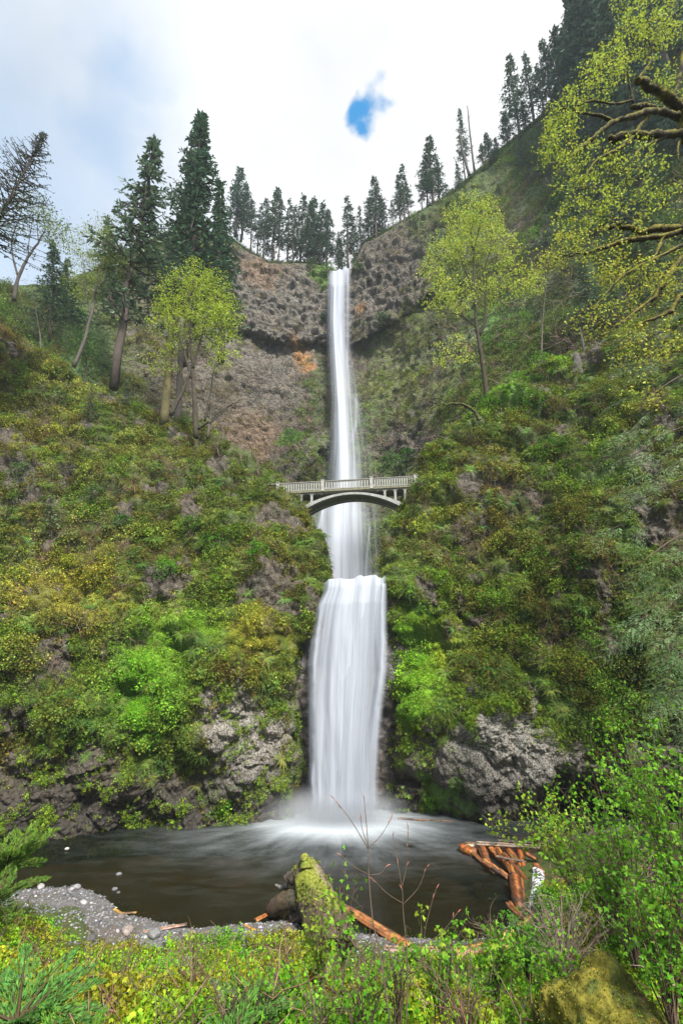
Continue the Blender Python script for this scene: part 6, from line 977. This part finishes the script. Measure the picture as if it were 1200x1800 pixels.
for i, (px, py, Y, h, lab) in enumerate([(640, 1830, 9.5, 1.4, 'bare brown shrub at the bottom centre'), (700, 1800, 10, 1.3, 'bare forked shrub right of the bottom centre'), (400, 1840, 9.5, 1.0, 'bare brown stems left of the bottom centre'), (330, 1760, 12, 1.0, 'bare stems standing in the moss at lower left'), (560, 1850, 9, 1.0, 'bare bent stems below the leafy sapling'), (820, 1840, 9, 1.2, 'bare stems at the bottom right of the bank')]): near_shrub(px, py, Y, 16, h, .8, .06, 30, LY, lab, 730 + i, (0, 0), (.13, .09, .06), 4)
def shoot(stems, label, Y):
    e = None; mb, bd = MB(), MB()
    for s in stems:
        P = np.array([at(px, py, Y) for px, py in s[0]]); e = e if e is not None else empty('budding_shoot', P[0], label, 'shoot'); o = np.array(e.location); Q = smooth_path(P - o, 16); tube(mb, Q, np.linspace(s[1], max(.003, s[1] * .4), 16), 5, (.12, .085, .06))
        for j in range(s[2]):
            k = 15 - j * 2; d = unit(Q[15] - Q[14] + rs.normal(size=3) * .25 * np.linalg.norm(Q[15] - Q[14])); q = Q[max(0, k)]; tube(bd, [q, q + d * .03, q + d * .07], [.003, .006, .002], 4, (.34, .13, .09))
    mb.build('stem', MAT['bark'], e)
    if bd.n: bd.build('buds', MAT['bark'], e)
shoot([([(690, 1830), (668, 1680), (655, 1620), (648, 1540), (647, 1490), (640, 1405)], .011, 3), ([(647, 1492), (615, 1440), (587, 1404)], .006, 3), ([(647, 1488), (637, 1460), (634, 1440)], .005, 2), ([(647, 1490), (668, 1470), (687, 1440)], .005, 2), ([(650, 1538), (625, 1525), (600, 1504)], .004, 1), ([(650, 1538), (668, 1535), (678, 1523)], .004, 2)], 'tall leafless forked shoot with red buds in front of the foam', 7)
shoot([([(712, 1830), (716, 1700), (708, 1600), (706, 1560), (690, 1470)], .009, 3), ([(706, 1560), (714, 1520), (717, 1456)], .006, 5), ([(708, 1590), (735, 1560), (748, 1527)], .004, 2), ([(708, 1588), (680, 1570), (655, 1545)], .004, 2)], 'leafless shoot with pale swollen buds right of the tall forked one', 7.2)
shoot([([(800, 1830), (770, 1730), (745, 1660), (755, 1600), (766, 1563)], .007, 2), ([(745, 1660), (775, 1640), (803, 1605)], .004, 2)], 'short reddish shoot before the middle of the pool', 7.5)
shoot([([(150, 1860), (152, 1800), (150, 1760), (146, 1725)], .012, 0)], 'upright bare stick at lower left of the bank', 9.5); shoot([([(80, 1850), (95, 1770), (115, 1720), (160, 1680), (185, 1640)], .012, 0)], 'dark arching stick over the moss at lower left', 10)
# saplings at the right part of the pool corner with tufts of leaves
for i, (px, pb, pt, lab) in enumerate([(820, 1720, 1640, 'single slender sapling with a leaf tuft before the dark pool'), (770, 1730, 1640, 'slim sapling with a leaf tuft left of the single one'), (735, 1720, 1600, 'bare-stemmed sapling with small leaf tufts before the pool'), (860, 1730, 1660, 'short sapling with a leaf tuft near the pool corner')]):
    b = at(px, pb, 9); t = at(px + 4, pt, 9); e = empty('sapling', b, lab, 'sapling', 'saplings before the pool'); mb = MB(); Q = smooth_path([t * 0, (t - b) * .5 + [.03, 0, 0], t - b], 8); tube(mb, Q, np.linspace(.008, .004, 8), 4, (.14, .12, .06)); mb.build('stem', MAT['bark'], e); mb = MB(); C = np.vstack([Q[7] + rs.normal(size=(12, 3)) * .05, Q[5] + rs.normal(size=(7, 3)) * .05]); lobed(mb, C, rs.uniform(.04, .08, len(C)), jit(LY, len(C), .2)); mb.build('leaves', MAT['leaf'], e)
def boulder():
    c = at(1062, 1842, 9.6); V, T = ico(5); f = 1 + .42 * fbm(V + 3, 1.5, 4, 650) + .05 * fbm(V, 6, 3, 651); V2 = V * f[:, None] * [.95, .8, .95]; mb = MB(); ff = fbm(V2, 1.6, 4, 652)[:, None]; col = np.where(ff > .1, [.15, .135, .018], [.07, .085, .015]); col = np.where(ff < -.28, [.09, .06, .03], col); V2 = V2 + V * (.03 * fbm(V2, 14, 2, 653))[:, None]; mb.add(V2, None, T, col); o = mb.build('boulder', MAT['moss']); o.location = tuple(c); tag(o, 'large boulder covered in golden moss at lower right', 'boulder')
    n = 5000; d = unit(rs.normal(size=(n, 3)) + [0, -.3, .3]); C = d * [.98, .83, .98] * (1 + .42 * fbm(d + 3, 1.5, 4, 650))[:, None]; m = MB(); leaves(m, C, .035, .02, jit((.17, .17, .02), n, .5), unit(d + rs.normal(size=(n, 3)) * .6)); k = m.build('moss', MAT['leaf'], o)
boulder()
def moss_log():
    P = [at(530, 1745, 12.5), at(543, 1722, 12.8), at(550, 1705, 13)]; o = log(P, .16, (.30, .2, .02), 'short stub of log wrapped in orange moss below the fallen trunk', name='mossy_stub', mat='moss', rough=.15, sides=11)
moss_log()
# soft feathery greenery at the left corner and bottom
def feather(px, py, Y, n, ln, col, label, seed, up=.5, lean=(0, 0, 0), name='young_conifer'):
    global rs; keep = rs; rs = np.random.RandomState(seed); b = at(px, py, Y); e = empty(name, b, label, 'shrub')
    for i in range(n):
        mb = MB(); a = rs.uniform(0, 6.283); o = unit(np.array([math.cos(a), math.sin(a), up * rs.uniform(.3, 2)]) + lean); l = ln * rs.uniform(.5, 1.1); u = np.linspace(0, 1, 8)[:, None]; B = o * l * u + np.array([0, 0, -.3]) * l * u**2; tube(mb, B, np.linspace(.02, .004, 8) * ln, 4, (.10, .07, .04), cap=False); s = unit(np.cross(o, [0, 0, 1.]))
        m = 230; q = rs.uniform(.1, 1.02, m); C = np.stack([np.interp(q, u[:, 0], B[:, k]) for k in range(3)], -1); off = rs.uniform(-1, 1, m)[:, None] * s * (.32 * l * (1.1 - q))[:, None]; D = unit(o * .8 + off * 2.2 / l + rs.normal(size=(m, 3)) * .25); leaves(mb, C + off, l * .085, l * .02, jit(col, m, .25), D); mb.build('frond', MAT['leaf'], e)
    rs = keep
feather(10, 1530, 22, 38, 2.3, (.11, .20, .025), 'feathery green bush at the left edge beside the gravel', 801, .8); feather(-10, 1590, 20, 20, 1.9, (.10, .18, .03), 'lower feathery bush at the left edge of the gravel', 802, .6)
feather(30, 1800, 8.5, 30, 1.2, (.10, .24, .05), 'soft blue-green fern-like bush in the lower left corner', 803, .5, name='feathery_bush'); feather(120, 1860, 8, 14, .9, (.12, .28, .03), 'bright feathery bush right of the lower left corner', 804, .5, name='feathery_bush'); feather(440, 1790, 10, 20, 1.0, (.12, .26, .06), 'soft feathery bush on the bank left of the stub', 805, .6, name='feathery_bush'); feather(400, 1850, 9, 14, .9, (.10, .24, .04), 'soft feathery bush at the bottom left of centre', 806, .6, name='feathery_bush')

# ------------------------------------------------------------------ damp air
def haze():
    m, nt, N, L = newmat('haze'); v = N('ShaderNodeVolumePrincipled'); v.inputs['Color'].default_value = (.80, .90, 1, 1); v.inputs['Density'].default_value = .00024; o = N('ShaderNodeOutputMaterial'); L(v.outputs[0], o.inputs[1])
    mb = MB(); box(mb, (0, 60, 78), (420, 300, 170)); tag(mb.build('haze', m, smooth=False), 'thin damp haze filling the gorge', None, None, 'stuff')
haze()
